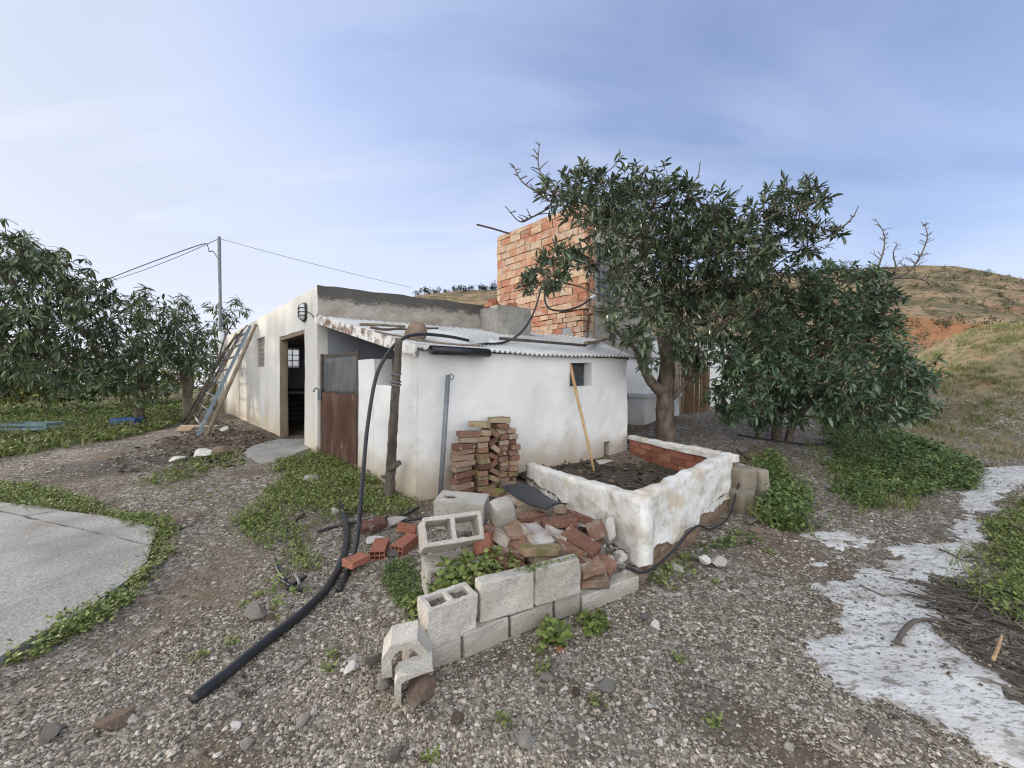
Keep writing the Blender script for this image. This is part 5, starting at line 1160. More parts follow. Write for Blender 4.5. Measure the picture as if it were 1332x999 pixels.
rk('pale concrete lump beside the weeds near the doorstep', 264, 590, .18, 'whiterock', 2, .6)
rk('brown rock lying left of the doorstep', 291, 587, .16, 'brownrock', 0, .7)
rk('white stone by the base of the house right of the ladder', 292, 559, .13, 'whiterock', 5, .8)
rk('brownish flat stone at the right of the planter footing', 881, 740, .06, 'whiterock', 0, .8)
rk('white stone on the ground right of the planter footing', 934, 732, .07, 'whiterock', 3, .8)
rk('round pale stone next to the white one by the planter', 917, 729, .055, 'whiterock', 1, .9)
rk('brown stone by the nettles at the planter footing', 985, 690, .07, 'brownrock', 2, .7)
rk('dark stone in front of the corner blocks of the planter', 978, 677, .09, 'rock', 4, .6, sc=(1.5, .6, .7))
rk('flat brown stone lying on bare ground behind the planter', 985, 596, .22, 'brownrock', 4, .5)
rk('grey rock on the drive beyond the planter', 966, 587, .11, 'rock', 1, .8)
rk('dark rock between shed and brick bed wall', 820, 571, .14, 'rock', 3, .8)
rk('pale lumpy stone on the planting bed beside the cane', 788, 600, .1, 'whiterock', 4, 3.2, sc=(2.2, .7, .7), rz=.45)
rk('pinkish white stone lying in front of the kerb block', 853, 812, .035, 'whiterock', 5, .9)
rk('flat grey stone in front of the kerb block', 838, 802, .045, 'rock', 4, .6)
rk('grey angular stone below the weeds in front of the blocks', 713, 880, .04, 'rock', 2, .8)
rk('flat layered grey stone in the lower middle of the gravel', 788, 893, .052, 'rock', 4, .5)
rk('grey flat stone at the bottom of the gravel', 684, 958, .048, 'rock', 2, .5)
rk('dark grey flat stone at the lower left of the gravel', 70, 951, .055, 'rock', 4, .5)
rk('large flat brown stone set in the gravel at lower left', 150, 937, .075, 'brownrock', 4, .35)
rk('white flat chip lying in the gravel below the pipe end', 308, 943, .030, 'whiterock', 4, .5)
GRB = 'rubble stones filling the heap behind the block row'
r_ = random.Random(23); n_ = 0
while n_ < 120:
    px, py = r_.uniform(622, 832), r_.uniform(668, 752)
    if py > 770-(px-620)*.16 or py < 700-(px-620)*.10: continue
    p = hit(px, py); s = r_.choice((.016, .02, .026, .034, .048)); k_ = r_.random()
    inst('rubble_stone', RK[r_.randrange(8)], MT['whiterock' if k_ < .3 else 'rock' if k_ < .6 else 'brownrock' if k_ < .8 else 'brick'], p+Vector((0, 0, s*.55)), (r_.uniform(-.6, .6), r_.uniform(-.6, .6), r_.uniform(0, 6)), (s*r_.uniform(.8, 1.5), s, s), label='small rubble stone among the broken bricks of the heap', cat='stone', group=GRB); n_ += 1
p = hit(728, 843, .008); inst('tile_piece', mesh_variant(boxv(.035, .035, .012), BOXF, 61, 1, .001, .001), MT['newbrick'], p, (.3, .2, .5), label='small square pinkish tile piece in front of the block row', cat='tile')
GP = 'loose stones strewn over the gravel'
r_ = random.Random(5); n_ = 0
while n_ < 80:
    px, py = r_.uniform(20, 1190), r_.uniform(640, 990)
    p = hit(px, py)
    if pathmask(np.array([p.x]), np.array([p.y]))[0] > -.1 or sdist(np.array([p.x]), np.array([p.y]), SLAB)[0] > -.1: continue
    if -.75 < p.x < 2.5 and 1.6+.568*(p.x+.485) < p.y < 6: continue
    s = r_.choice((.014, .016, .02, .02, .024, .034)); k_ = r_.random()
    inst('loose_stone', RK[r_.randrange(8)], MT['whiterock' if k_ < .28 else 'rock' if k_ < .85 else 'brownrock'], p+Vector((0, 0, s*.12)), (r_.uniform(-.3, .3), r_.uniform(-.3, .3), r_.uniform(0, 6)), (s*r_.uniform(.8, 1.4), s, s*r_.uniform(.6, 1)), label='small loose stone lying among others on the gravel', cat='stone', group=GP); n_ += 1

# three rough blocks at the right corner of the planter
for lab, px, py, D, sz, rz, ty, sd_ in (('rough tan block at the bottom of the planter corner pile', 962, 652, 4.05, (.22, .2, .26), .5, .0, 71), ('tan block standing on the planter corner pile nearest the wall', 964, 622, 4.2, (.24, .2, .24), .45, .05, 72), ('narrow grey tan block at the right of the planter corner pile', 982, 635, 4.3, (.14, .24, .44), .5, -.05, 73)):
    c = P(px, py, D); inst('rough_block', mesh_variant(boxv(*sz), BOXF, sd_, 4, .008, .012, 12, True, chip=.06), ROUGH if 'ROUGH' in globals() else globals().setdefault('ROUGH', mk('tan_rough_block', [(.3, (.19, .165, .125)), (.55, (.28, .245, .19)), (.75, (.37, .335, .275))], 7, 8, .95, (40, .9, .01), rand=.3)), c, (0, ty, rz), label=lab, cat='block')
c = P(944, 606, 4.35); inst('flat_slab', mesh_variant(boxv(.36, .28, .05), BOXF, 74, 4, .005, .008, 12, True, chip=.04), ROUGH, c, (.0, .03, .6), label='flat brown slab lying on the planter corner pile', cat='slab')

# ------------------------------------------------------------------ fallen branches and brushwood beside the path
def branch(label, px, r0=.012, r1=.005, m='twig', lift=.015):
    c = curve([hit(*q, lift) for q in px], 6); return tag(MB().tube(c, list(np.linspace(r0, r1, len(c))), 7, True, .12).build('fallen_branch', MT[m], None, True), label, 'branch')
branch('curved dead branch lying on the white path', [(1166, 836), (1176, 820), (1190, 808), (1212, 806), (1240, 808)], .013, .008, lift=.03)
branch('thin dark twig on the middle of the white path', [(1118, 762), (1135, 769), (1150, 776)], .008, .005)
branch('thin twig lying across the far part of the path', [(1222, 714), (1240, 722), (1256, 731)], .008, .005)
branch('small twig on the gravel left of the white path', [(978, 742), (1000, 747), (1018, 752)], .009, .004)
branch('long dark branch lying at the right frame edge beside the path', [(1262, 838), (1290, 862), (1312, 880), (1345, 905)], .014, .010)
branch('pale broken stick standing out of the brushwood', [(1292, 858), (1298, 843), (1303, 826)], .008, .006, 'paletwig' if 'paletwig' in MT else 'cane', .05)
branch('thin straight twig on the gravel left of the rubble heap', [(383, 875), (395, 866), (408, 854)], .005, .003)
branch('thin twig across the track near the concrete slab', [(226, 690), (250, 682), (262, 668)], .008, .004)
r_ = random.Random(9); mb = MB(); BW = [(1225, 775), (1250, 760), (1290, 770), (1340, 790), (1400, 850), (1400, 930), (1332, 905), (1290, 872), (1262, 845), (1240, 815)]
bw_ = gpoly(BW)
for _ in range(190):
    while True:
        x = r_.uniform(min(q[0] for q in bw_), max(q[0] for q in bw_)); y = r_.uniform(min(q[1] for q in bw_), max(q[1] for q in bw_))
        if sdist(np.array([x]), np.array([y]), bw_)[0] > -.05: break
    a = r_.gauss(-.55, .75); l = r_.choice((.1, .15, .2, .25, .3, .5)); z = gf(x, y)+r_.uniform(.0, .05)
    d = Vector((math.cos(a), math.sin(a), r_.uniform(-.05, .10))); p = Vector((x, y, z)); k_ = Vector((r_.uniform(-.03, .03), r_.uniform(-.03, .03), 0))
    mb.tube([p-d*l/2, p+k_*1.6, p+d*l/2+k_], [r_.uniform(.003, .007), .0045, .002], 5)
tag(mb.build('brushwood', MT['twig']), 'tangle of cut dry twigs beside the white path', 'brushwood', kind='stuff')

# ------------------------------------------------------------------ trees
def crown_tree(name, label, base, fork, trunk_r, blobs, leafm, shape, lsize, per, density, seed, bark='bark', group=None, spread=(35, 100), sag=.25, depth=1.0, twigs=True, fruits=0, fr=.6, trunks=None, outer=.35, minlimb=.012, upbias=.3, lod=1.0):
    """blobs: (centre, radius). Limbs run from the fork through nearer clumps to farther ones; every twig ends in a whorl of leaves"""
    global rng
    rng = np.random.default_rng(seed); r_ = random.Random(seed)
    root = empty(name, base, label, 'tree', group)
    tb = MB()
    lean = fork-base
    if trunks is None:
        mid = base.lerp(fork, .5)+Vector((r_.uniform(-.04, .04), 0, 0)); c = curve([base-Vector((0, 0, .12)), base+Vector((0, 0, .1)), mid, fork], 6)
        rr = [trunk_r*(1.28 if q < 4 else 1.05-.18*q/len(c)) for q in range(len(c))]; tb.tube(c, rr, 14, True, .07)
    else:
        for pts, r0, r1 in trunks: c = curve(pts, 6); tb.tube(c, list(np.linspace(r0, r1, len(c))), 12, True, .07)
    nodes = [(fork, trunk_r*.8)]
    if trunks:
        for pts, r0, r1 in trunks: nodes += [(Vector(p), r1) for p in pts[-1:]]
    tips, axes = [], []
    for c, rad in sorted(blobs, key=lambda q: (q[0]-fork).length):
        n0, nr = min(nodes, key=lambda q: (q[0]-c).length+.25*(q[0]-fork).length*.3); dist = (c-n0).length
        r0 = min(nr*.72, .02+.05*dist); r1 = max(minlimb, r0*.45)
        m = n0.lerp(c, .5)+Vector((r_.gauss(0, .06), r_.gauss(0, .06), .06*dist))*min(1, dist)
        cc = curve([n0, m, c], 5); tb.tube(cc, list(np.linspace(r0, r1, len(cc))), 7, True, .05)
        nodes.append((c, r1)); nodes.append((m, (r0+r1)/2))
        k = max(3, int(density*rad*rad*55))
        for _ in range(k):
            d = Vector((r_.gauss(0, 1), r_.gauss(0, 1)*depth, r_.gauss(0, 1))).normalized(); t = rad*(outer+(1-outer)*r_.random()**.6)*(r_.uniform(1.1, 1.4) if r_.random() < .13 else 1); tip = c+Vector((d.x*t, d.y*t, d.z*t*.9))
            ax = (d+Vector((0, 0, upbias))+Vector((r_.gauss(0, .3), r_.gauss(0, .3), r_.gauss(0, .3)))).normalized()
            tips.append(tip); axes.append(ax)
            if twigs and r_.random() < .75:
                s = c+d*(t*.15)+Vector((r_.gauss(0, .05), r_.gauss(0, .05), r_.gauss(0, .05))); tb.tube([s, s.lerp(tip, .55)+Vector((0, 0, -.02)), tip], [.008, .006, .004], 4, False)
    tb.build('trunk', MT[bark], root, True)
    V, T = rosettes(np.array([tuple(t) for t in tips]), np.array([tuple(a) for a in axes]), per, lsize, shape, spread, sag)
    newobj('crown', V, T, MT[leafm], root, False)
    for _ in range(fruits):
        t = tips[r_.randrange(len(tips))]; q = Vector(t)-Vector((0, 0, r_.uniform(.08, .16))); q.y -= .15
        MB().ball(q, (.030, .030, .042), 10, 8).tube([q+Vector((0, 0, .05)), q+Vector((.01, .05, .15))], .004, 5).build('fruit', MT['fruit'], root, True)
    return root
def blobset(lst, seed, spreadD):
    r_ = random.Random(seed); o = []
    for px, py, r, *D in lst:
        Dm = D[0]; k = 1
        d = Dm+r_.uniform(-spreadD, spreadD); o.append((P(px, py, d), r/F*d))
    return o
mainb = [(722, 243, 26, 5.4), (750, 232, 30, 5.6), (785, 226, 30, 5.8), (822, 228, 28, 5.9), (858, 226, 26, 6.0), (890, 246, 28, 6.1), (925, 268, 28, 6.0), (800, 258, 40, 5.8), (752, 268, 26, 5.5), (845, 262, 42, 6.0), (905, 292, 40, 6.1), (950, 290, 28, 6.1), (990, 272, 24, 5.9), (1020, 250, 24, 5.8), (1052, 244, 22, 5.7), (1070, 256, 18, 5.6), (1035, 276, 24, 5.8), (1010, 300, 30, 6.0), (1060, 292, 20, 5.7), (1085, 302, 14, 5.6), (1050, 318, 22, 5.8),
    (790, 300, 34, 5.7), (835, 305, 40, 5.9), (880, 330, 42, 6.0), (930, 325, 42, 6.0), (975, 325, 38, 6.0), (770, 335, 22, 5.7), (805, 350, 26, 5.8), (850, 355, 38, 6.0), (900, 372, 42, 6.0), (950, 365, 42, 6.0), (1000, 350, 36, 6.1), (720, 330, 20, 5.3), (700, 350, 22, 5.2), (722, 362, 20, 5.3), (690, 368, 18, 5.2), (742, 318, 20, 5.4), (735, 345, 18, 5.3),
    (800, 395, 22, 5.7), (838, 402, 34, 5.8), (885, 415, 40, 5.9), (935, 410, 42, 6.0), (985, 395, 38, 6.1), (825, 438, 26, 5.6), (845, 462, 20, 5.6), (905, 452, 30, 5.8), (880, 440, 30, 5.8), (800, 425, 16, 5.6), (905, 480, 18, 5.7), (960, 440, 32, 6.0), (1000, 425, 30, 6.1), (1015, 385, 28, 6.1), (945, 385, 34, 6.2), (870, 300, 34, 6.1), (925, 300, 26, 6.2), (965, 300, 22, 6.1), (870, 390, 34, 5.9), (820, 375, 26, 5.8), (785, 275, 26, 5.7)]
ft = P(868, 470, 6.15)
b = P(866, 578, 6.25); b.z = gf(b.x, b.y)
tk = [([b-Vector((0, 0, .15)), b+Vector((0, 0, .12)), P(865, 540, 6.22), P(866, 500, 6.18), P(868, 470, 6.15), P(862, 430, 6.1)], .175, .095), ([P(862, 512, 6.18), P(848, 498, 6.05), P(838, 480, 5.95), P(828, 455, 5.85)], .09, .05), ([P(872, 520, 6.15), P(884, 508, 6.05), P(896, 494, 5.95)], .05, .03)]
mainb = [(a, c+(9 if c < 262 and a < 980 else 3), r0*(.9 if c < 262 else 1), d) for a, c, r0, d in mainb]
crown_tree('avocado_tree', 'large dark evergreen fruit tree with leaning bark trunk behind the brick bed', b, ft, .15, blobset(mainb, 3, .8), 'avoleaf', AVO, .138, 10, 5.2, 21, trunks=tk, fruits=14, sag=.02, spread=(25, 85))
rightb = [(1052, 372, 30, 6.6), (1090, 360, 28, 6.7), (1125, 358, 22, 6.8), (1030, 405, 36, 6.4), (1075, 405, 40, 6.5), (1120, 398, 36, 6.7), (1155, 385, 22, 6.9), (1150, 420, 26, 6.8), (1025, 450, 38, 6.3), (1075, 452, 42, 6.4), (1125, 445, 40, 6.5), (1160, 460, 28, 6.6), (985, 455, 36, 6.2), (965, 490, 34, 6.0), (1005, 495, 40, 6.1), (1050, 498, 42, 6.2), (1100, 495, 42, 6.2), (1150, 495, 38, 6.3), (1190, 490, 28, 6.3), (1210, 495, 16, 6.3), (940, 515, 26, 5.9), (975, 528, 28, 5.9), (1015, 530, 26, 6.0), (1125, 528, 30, 6.0), (1165, 530, 28, 6.1), (1200, 520, 20, 6.2), (1180, 545, 14, 6.0), (1205, 540, 10, 6.1), (945, 470, 30, 6.1), (1085, 530, 26, 6.0), (985, 545, 14, 5.9), (1000, 550, 14, 6.1), (1040, 548, 16, 6.2), (1080, 550, 14, 6.1), (1130, 550, 14, 6.0), (955, 540, 16, 5.9)]
b = P(1010, 556, 7.0); b.z = gf(b.x, b.y); ft = P(1025, 500, 6.8)
tk = [([b-Vector((0, 0, .1)), P(1012, 540, 7.0), P(1030, 505, 6.8), P(1050, 460, 6.7)], .09, .05), ([b+Vector((-.3, 0, -.1)), P(985, 545, 6.9), P(975, 520, 6.5), P(985, 490, 6.3)], .06, .03), ([b+Vector((.2, 0, -.1)), P(1035, 545, 7), P(1080, 500, 6.7), P(1110, 470, 6.6)], .07, .04)]
crown_tree('avocado_tree', 'wide low evergreen tree right of the leaning trunk, its branches hanging to the ground', b, ft, .09, blobset(rightb, 5, .6), 'avoleaf2', AVO, .140, 10, 5.8, 22, trunks=tk, sag=.16, spread=(30, 95))
# young orange and brown leaves would be few; bare dead twigs above the crown
def bare(name, label, base, pts, r0, seed, side=.35, n=16):
    r_ = random.Random(seed); mb = MB(); c = curve([base]+pts, 8); mb.tube(c, list(np.linspace(r0, .006, len(c))), 6, False, .08)
    for q in range(n):
        k = r_.randrange(len(c)//4, len(c)); p = c[k]; d = Vector((r_.choice((-1, 1))*r_.uniform(.4, 1), r_.uniform(-.5, .5), r_.uniform(.0, .9))).normalized(); l = side*r_.uniform(.3, 1)*(1.25-k/len(c))
        e = p+d*l; m = p.lerp(e, .5)+Vector((0, 0, .04*l)); mb.tube([p, m, e], [.009, .007, .004], 5, False)
        if r_.random() < .6: d2 = (d+Vector((r_.uniform(-.5, .5), 0, r_.uniform(.2, .8)))).normalized(); mb.tube([m, m+d2*l*.45], [.006, .003], 4, False)
    return tag(mb.build(name, MT['twig'], None, True), label, 'branch')
bare('bare_branch', 'leafless grey twig reaching highest above the brick tower', P(712, 262, 5.5), [P(706, 235, 5.5), P(700, 212, 5.5), P(702, 186, 5.5)], .014, 1, .28, 9)
bare('bare_branch', 'leafless grey twig arching left above the brick tower', P(716, 262, 5.45), [P(695, 248, 5.4), P(678, 235, 5.4), P(668, 216, 5.4)], .014, 2, .25, 8)
bare('bare_branch', 'leafless lower twig pointing left over the tower top', P(715, 270, 5.4), [P(693, 282, 5.35), P(676, 288, 5.3), P(657, 268, 5.3)], .014, 3, .25, 8)
bare('bare_branch', 'long bare twig at the right tip of the large tree crown', P(1070, 300, 5.7), [P(1092, 297, 5.65), P(1108, 284, 5.6), P(1117, 268, 5.6)], .016, 4, .18, 4)
bare('bare_branch', 'thin bare twig sticking up from the middle of the large crown', P(935, 275, 6), [P(950, 262, 6), P(966, 242, 6)], .010, 6, .1, 2)
bare('bare_branch', 'thin bare twig above the crown top left of the middle', P(900, 240, 6), [P(908, 228, 6), P(911, 210, 6)], .010, 8, .12, 3)
b = P(1120, 500, 9.2); b.z = gf(b.x, b.y); bt = empty('bare_tree', b, 'leafless grey tree rising behind the low evergreen tree', 'tree')
def limb(pts, r0, seed, side, n):
    o = bare('limb', 'x', pts[0], pts[1:], r0, seed, side, n); del o['label'], o['category']; hang(o, bt); o.location = o.location; return o
MB().tube(curve([b-Vector((0, 0, .2)), P(1125, 440, 9.2), P(1140, 385, 9.2), P(1150, 365, 9.2)], 6), list(np.linspace(.09, .05, 19)), 8, True, .08).build('trunk', MT['paletrunk'], bt, True)
limb([P(1128, 400, 9.2), P(1136, 365, 9.2), P(1148, 330, 9.2), P(1150, 305, 9.2), P(1138, 284, 9.2)], .03, 11, .42, 26)
limb([P(1150, 365, 9.2), P(1165, 352, 9.2), P(1162, 330, 9.2), P(1167, 317, 9.2)], .024, 12, .35, 12)
limb([P(1150, 365, 9.2), P(1180, 355, 9.1), P(1196, 335, 9.1), P(1206, 310, 9.1), P(1203, 292, 9.1)], .03, 13, .48, 30)
limb([P(1160, 362, 9.2), P(1190, 362, 9.0), P(1205, 366, 9.0), P(1210, 372, 9)], .02, 14, .3, 8)

GT = None
LB1 = [(5, 310, 24, 8.6), (25, 325, 30, 8.6), (55, 335, 28, 8.8), (85, 345, 28, 9), (112, 362, 24, 9), (130, 382, 20, 9.2), (15, 355, 40, 8.5), (55, 370, 38, 8.8), (92, 385, 34, 9), (122, 405, 26, 9.2), (10, 400, 42, 8.4), (50, 415, 40, 8.6), (88, 425, 38, 8.8), (125, 435, 28, 9), (15, 445, 36, 8.4), (55, 460, 34, 8.5), (95, 465, 32, 8.6), (-30, 340, 40, 8.5), (-40, 400, 45, 8.4), (-35, 450, 40, 8.3), (130, 468, 24, 8.8), (40, 482, 18, 8.5), (-90, 380, 50, 8.3), (-160, 330, 55, 7.4), (-160, 420, 55, 7.4), (-110, 330, 50, 7.8), (-230, 380, 60, 7.0), (-240, 300, 50, 7.2), (-120, 440, 50, 7.6), (20, 495, 24, 8.6), (60, 498, 20, 8.8), (100, 495, 20, 9), (-20, 490, 30, 8.4), (125, 490, 16, 9)]  # unseen clumps beyond the left frame edge added to shade the planter from sun
b = P(-30, 560, 9); b.z = gf(b.x, b.y)
crown_tree('orchard_tree', 'broad dark orchard tree filling the left edge of the view', b, P(-10, 470, 8.8), .15, blobset(LB1, 7, .9), 'mangoleaf', MANGO, .22, 8, 2.0, 31, sag=.55, spread=(40, 100))
LB2 = [(190, 388, 16, 10), (172, 402, 24, 10), (205, 405, 22, 10), (155, 425, 26, 9.8), (190, 430, 30, 10), (220, 435, 22, 10.2), (160, 455, 28, 9.8), (198, 460, 28, 10), (228, 460, 18, 10.2), (170, 485, 22, 9.8), (205, 488, 18, 10), (145, 478, 20, 9.8), (160, 500, 18, 10), (190, 505, 18, 10), (212, 500, 14, 10), (140, 500, 14, 9.9), (180, 515, 12, 10)]
b = P(182, 545, 10.6); b.z = gf(b.x, b.y)
crown_tree('orchard_tree', 'bushy orchard tree in the middle of the left tree row', b, P(185, 480, 10.3), .10, blobset(LB2, 8, .9), 'mangoleaf', MANGO, .22, 8, 2.2, 32, sag=.5)
LB3 = [(236, 388, 12, 10.6), (240, 405, 18, 10.6), (228, 422, 18, 10.6), (250, 428, 20, 10.6), (240, 448, 22, 10.6), (258, 455, 18, 10.6), (226, 465, 18, 10.5), (255, 475, 16, 10.5), (268, 440, 14, 10.8), (275, 465, 14, 11), (240, 478, 14, 10.5)]
b = P(244, 527, 10.9); b.z = gf(b.x, b.y)
tk = [([b-Vector((0, 0, .1)), P(243, 510, 10.8), P(238, 492, 10.7), P(238, 478, 10.6)], .11, .07), ([P(244, 515, 10.8), P(248, 495, 10.7), P(247, 470, 10.6), P(244, 455, 10.6)], .10, .06)]
crown_tree('orchard_tree', 'slim orchard tree with pale forked trunk left of the ladders', b, P(244, 470, 10.7), .08, blobset(LB3, 9, .5), 'mangoleaf', MANGO, .22, 8, 2.2, 33, 'paletrunk', trunks=tk, sag=.5)
LB4 = [(277, 398, 8, 13.5), (290, 405, 10, 13.5), (308, 395, 9, 13.5), (316, 402, 8, 13.5), (300, 412, 10, 13.5), (285, 425, 14, 13.5), (295, 440, 16, 13.6), (278, 445, 14, 13.5), (290, 462, 16, 13.5)]
b = P(283, 520, 14); b.z = gf(b.x, b.y)
crown_tree('orchard_tree', 'thin orchard tree behind the grey steel pole', b, P(288, 450, 13.7), .07, blobset(LB4, 10, .4), 'mangoleaf', MANGO, .26, 8, 1.7, 34, 'paletrunk', sag=.5)
# undergrowth: bushes behind the orchard trees
def bush(name, label, blobs, m, shape, ls, dens, seed, base=None):
    global rng
    rng = np.random.default_rng(seed); r_ = random.Random(seed); c0 = blobs[0][0]; bz = gf(c0.x, c0.y); root = empty(name, (c0.x, c0.y, bz), label, 'bush')
    tips, axes = [], []; tb = MB()
    for c, rad in blobs:
        tb.tube([(c0.x+r_.uniform(-.2, .2), c0.y, bz-.05), c], [.015, .006], 5, False)
        for _ in range(max(6, int(dens*rad*rad*60))):
            d = Vector((r_.gauss(0, 1), r_.gauss(0, 1), r_.gauss(0, 1))).normalized(); t = rad*(.3+.7*r_.random()**.6); tips.append(c+d*t); axes.append((d+Vector((0, 0, .5))).normalized())
    tb.build('stems', MT['bark'], root)
    V, T = rosettes(np.array([tuple(t) for t in tips]), np.array([tuple(a) for a in axes]), 8, ls, shape, (30, 100), .15); newobj('foliage', V, T, MT[m], root); return root
for q, (lab, lst, m) in enumerate((
    ('yellowish green bush low at the left edge beyond the grass', [(-40, 500, 22, 14), (-10, 508, 22, 13.5), (20, 505, 20, 13.5), (45, 510, 18, 13.5), (5, 520, 16, 13)], 'yellowbush'),
    ('pale green bush between the left edge and the dark bush', [(58, 502, 20, 14.5), (80, 512, 16, 14), (50, 522, 14, 13.5), (75, 520, 14, 13.5)], 'weed'),
    ('dark green bush low behind the grass verge', [(98, 506, 18, 14), (120, 512, 16, 14), (138, 508, 14, 14), (110, 522, 14, 13.5)], 'weeddark'),
    ('low green bush in front of the bushy orchard tree', [(160, 508, 16, 15), (185, 514, 14, 15), (168, 520, 12, 14.5)], 'weed'),
    ('yellow green bush beside the pale forked trunk', [(208, 512, 14, 16), (226, 510, 12, 16), (262, 512, 12, 16), (275, 520, 9, 15.5)], 'yellowbush'),
    ('tall dark bush far behind the left orchard tree', [(-60, 478, 26, 20), (0, 484, 24, 20), (40, 486, 22, 20), (80, 488, 20, 20)], 'scrub'),
    ('far dark bush behind the middle orchard tree', [(125, 490, 18, 21), (155, 490, 18, 21), (190, 492, 16, 21), (220, 492, 16, 21), (262, 490, 16, 21)], 'weeddark'))):
    bush('bush', lab, blobset([(a, b-13, c*1.6, d) for a, b, c, d in lst], 40+q, .5), m, SMALL, .15, 2.0, 50+q)

# ------------------------------------------------------------------ far trees and scrub on the hills
def fartree(name, label, p, h, m, seed, group, cat='tree', n=240):
    global rng
    rng = np.random.default_rng(seed); V, T = [], []
    root = empty(name, p, label, cat, group)
    MB().tube([p-Vector((0, 0, .5)), p+Vector((0, 0, h*.6))], [h*.05, h*.02], 5).build('trunk', MT['bark'], root)
    k = 5; cs = np.array(p)+rng.normal(0, 1, (k, 3))*np.array([.28, .28, .14])*h+np.array([0, 0, h*.6])
    q = cs[rng.integers(0, k, n)]+norm(rng.normal(0, 1, (n, 3)))*(h*.30*rng.random((n, 1))**.4)
    V, T = leaves(SMALL, q, rng.normal(0, 1, (n, 3)), h*.17*rng.uniform(.6, 1.2, n)); newobj('crown', V, T, MT[m], root)
GF = 'dark trees along the crest of the hill behind the house'
for q, (px, h) in enumerate(((540, 2.0), (549, 2.4), (557, 2.9), (566, 2.6), (576, 2.0), (585, 2.2), (595, 3.0), (606, 2.6), (615, 2.4), (625, 3.2), (634, 2.6), (643, 3.0), (655, 2.6))):
    p = hillpoint(px, 1.0)-Vector((0, 0, .4)); fartree('hill_tree', 'small dark round tree on the hill crest above the house parapet', p, h, 'farleaf', 100+q, GF)
GH = 'scrub bushes dotted over the dry hillside'
r_ = random.Random(17)
for q in range(270):
    px = r_.uniform(1130, 1400); t = r_.uniform(.12, .98); p = hillpoint(px, t)
    fartree('hill_shrub', 'small dull green scrub bush on the dry hillside', p-Vector((0, 0, .3)), r_.choice((.6, .8, 1.0, 1.3, 1.6, 2.2)), 'scrub' if r_.random() < .7 else 'farleaf', 200+q, GH, 'shrub', 60)
for q, px in enumerate((1284, 1296, 1308, 1320, 1331)):
    p = hillpoint(px, 1.0); fartree('crest_tree', 'tiny tree on the right-hand skyline of the hill', p-Vector((0, 0, .2)), r_.uniform(1.2, 1.9), 'farleaf', 300+q, 'tiny trees on the right skyline', n=110)

# ------------------------------------------------------------------ weeds, grass and gravel
def scatter_poly(poly, n, seed, edge=0.0):
    r = np.random.default_rng(seed); P_ = np.array(poly); lo, hi = P_.min(0)-edge, P_.max(0)+edge; o = np.zeros((0, 2)); k_ = 0
    while len(o) < n and k_ < 200:
        q = r.uniform(lo, hi, (n*2, 2)); s = sdist(q[:, 0], q[:, 1], poly); nn_ = vnoise(q[:, 0], q[:, 1], 1.9, seed % 7)
        keep = s+edge*2.2*nn_+r.normal(0, edge*.35+.001, len(q)) > 0; o = np.concatenate([o, q[keep]]); k_ += 1
    return o[:n]
def weeds(name, label, parts, m, seed, cat='weeds', shape=SMALL, zf=None, plane=None):
    """parts: (pixel polygon or world polygon, plants per m2, leaf length, plant height, leaves per plant, edge)"""
    global rng
    rng = np.random.default_rng(seed); VV, TT, k0 = [], [], 0
    for pq, (px, dens, ll, ht, per, edge) in enumerate(parts):
        poly = gpoly(px) if px[0][0] > 30 or px[0][1] > 30 else px
        if plane: poly = [tuple(P(a, b, (CAMZ-plane)*F/(b-HZ))[:2]) for a, b in px]
        a = np.array(poly); ar = .5*abs(np.dot(a[:, 0], np.roll(a[:, 1], 1))-np.dot(a[:, 1], np.roll(a[:, 0], 1))); n = int(min(26000, max(12, dens*ar)))
        q = scatter_poly(poly, n, seed+pq, edge)
        if not len(q): continue
        z = (g(q[:, 0], q[:, 1]) if zf is None else zf(q[:, 0], q[:, 1]))
        hh = ht*rng.uniform(.25, 1.0, len(q))*(.45+.9*np.clip(vnoise(q[:, 0], q[:, 1], 2.3, 3)+.5, 0, 1))
        b = np.stack([q[:, 0], q[:, 1], z], 1); b = np.repeat(b, per, 0); hr = np.repeat(hh, per)
        f = rng.random(len(b))
        pos = b+np.stack([rng.normal(0, .35, len(b))*hr, rng.normal(0, .35, len(b))*hr, f*hr+.004], 1)
        if shape is BLADE: pos = b+np.stack([rng.normal(0, .02, len(b)), rng.normal(0, .02, len(b)), np.zeros(len(b))], 1); d = np.stack([rng.normal(0, .45, len(b)), rng.normal(0, .45, len(b)), np.ones(len(b))], 1); sz = hr+.02
        else: d = np.stack([rng.normal(0, 1, len(b)), rng.normal(0, 1, len(b)), rng.uniform(-.1, .9, len(b))], 1); sz = ll*rng.uniform(.5, 1.25, len(b))
        V, T = leaves(shape, pos, d, sz); VV.append(V); TT.append(T+k0); k0 += len(V)
    return tag(newobj(name, np.concatenate(VV), np.concatenate(TT), MT[m], recenter=False), label, cat, kind='stuff')
weeds('grass_verge', 'green weedy grass verge beyond the bare ground on the left', [
    ([(-60, 560), (0, 545), (60, 540), (120, 540), (180, 538), (235, 534), (250, 545), (215, 556), (150, 572), (80, 580), (0, 598), (-80, 610)], 150, .075, .20, 9, .15),
    ([(-80, 530), (100, 524), (240, 524), (290, 530), (240, 540), (100, 545), (-80, 552)], 75, .11, .26, 8, .2)], 'weed', 61)
weeds('dry_grass', 'pale yellowish dry growth under the orchard trees', [([(-60, 522), (60, 520), (240, 517), (270, 522), (200, 530), (-60, 534)], 26, .12, .3, 7, .2)], 'dry', 62)
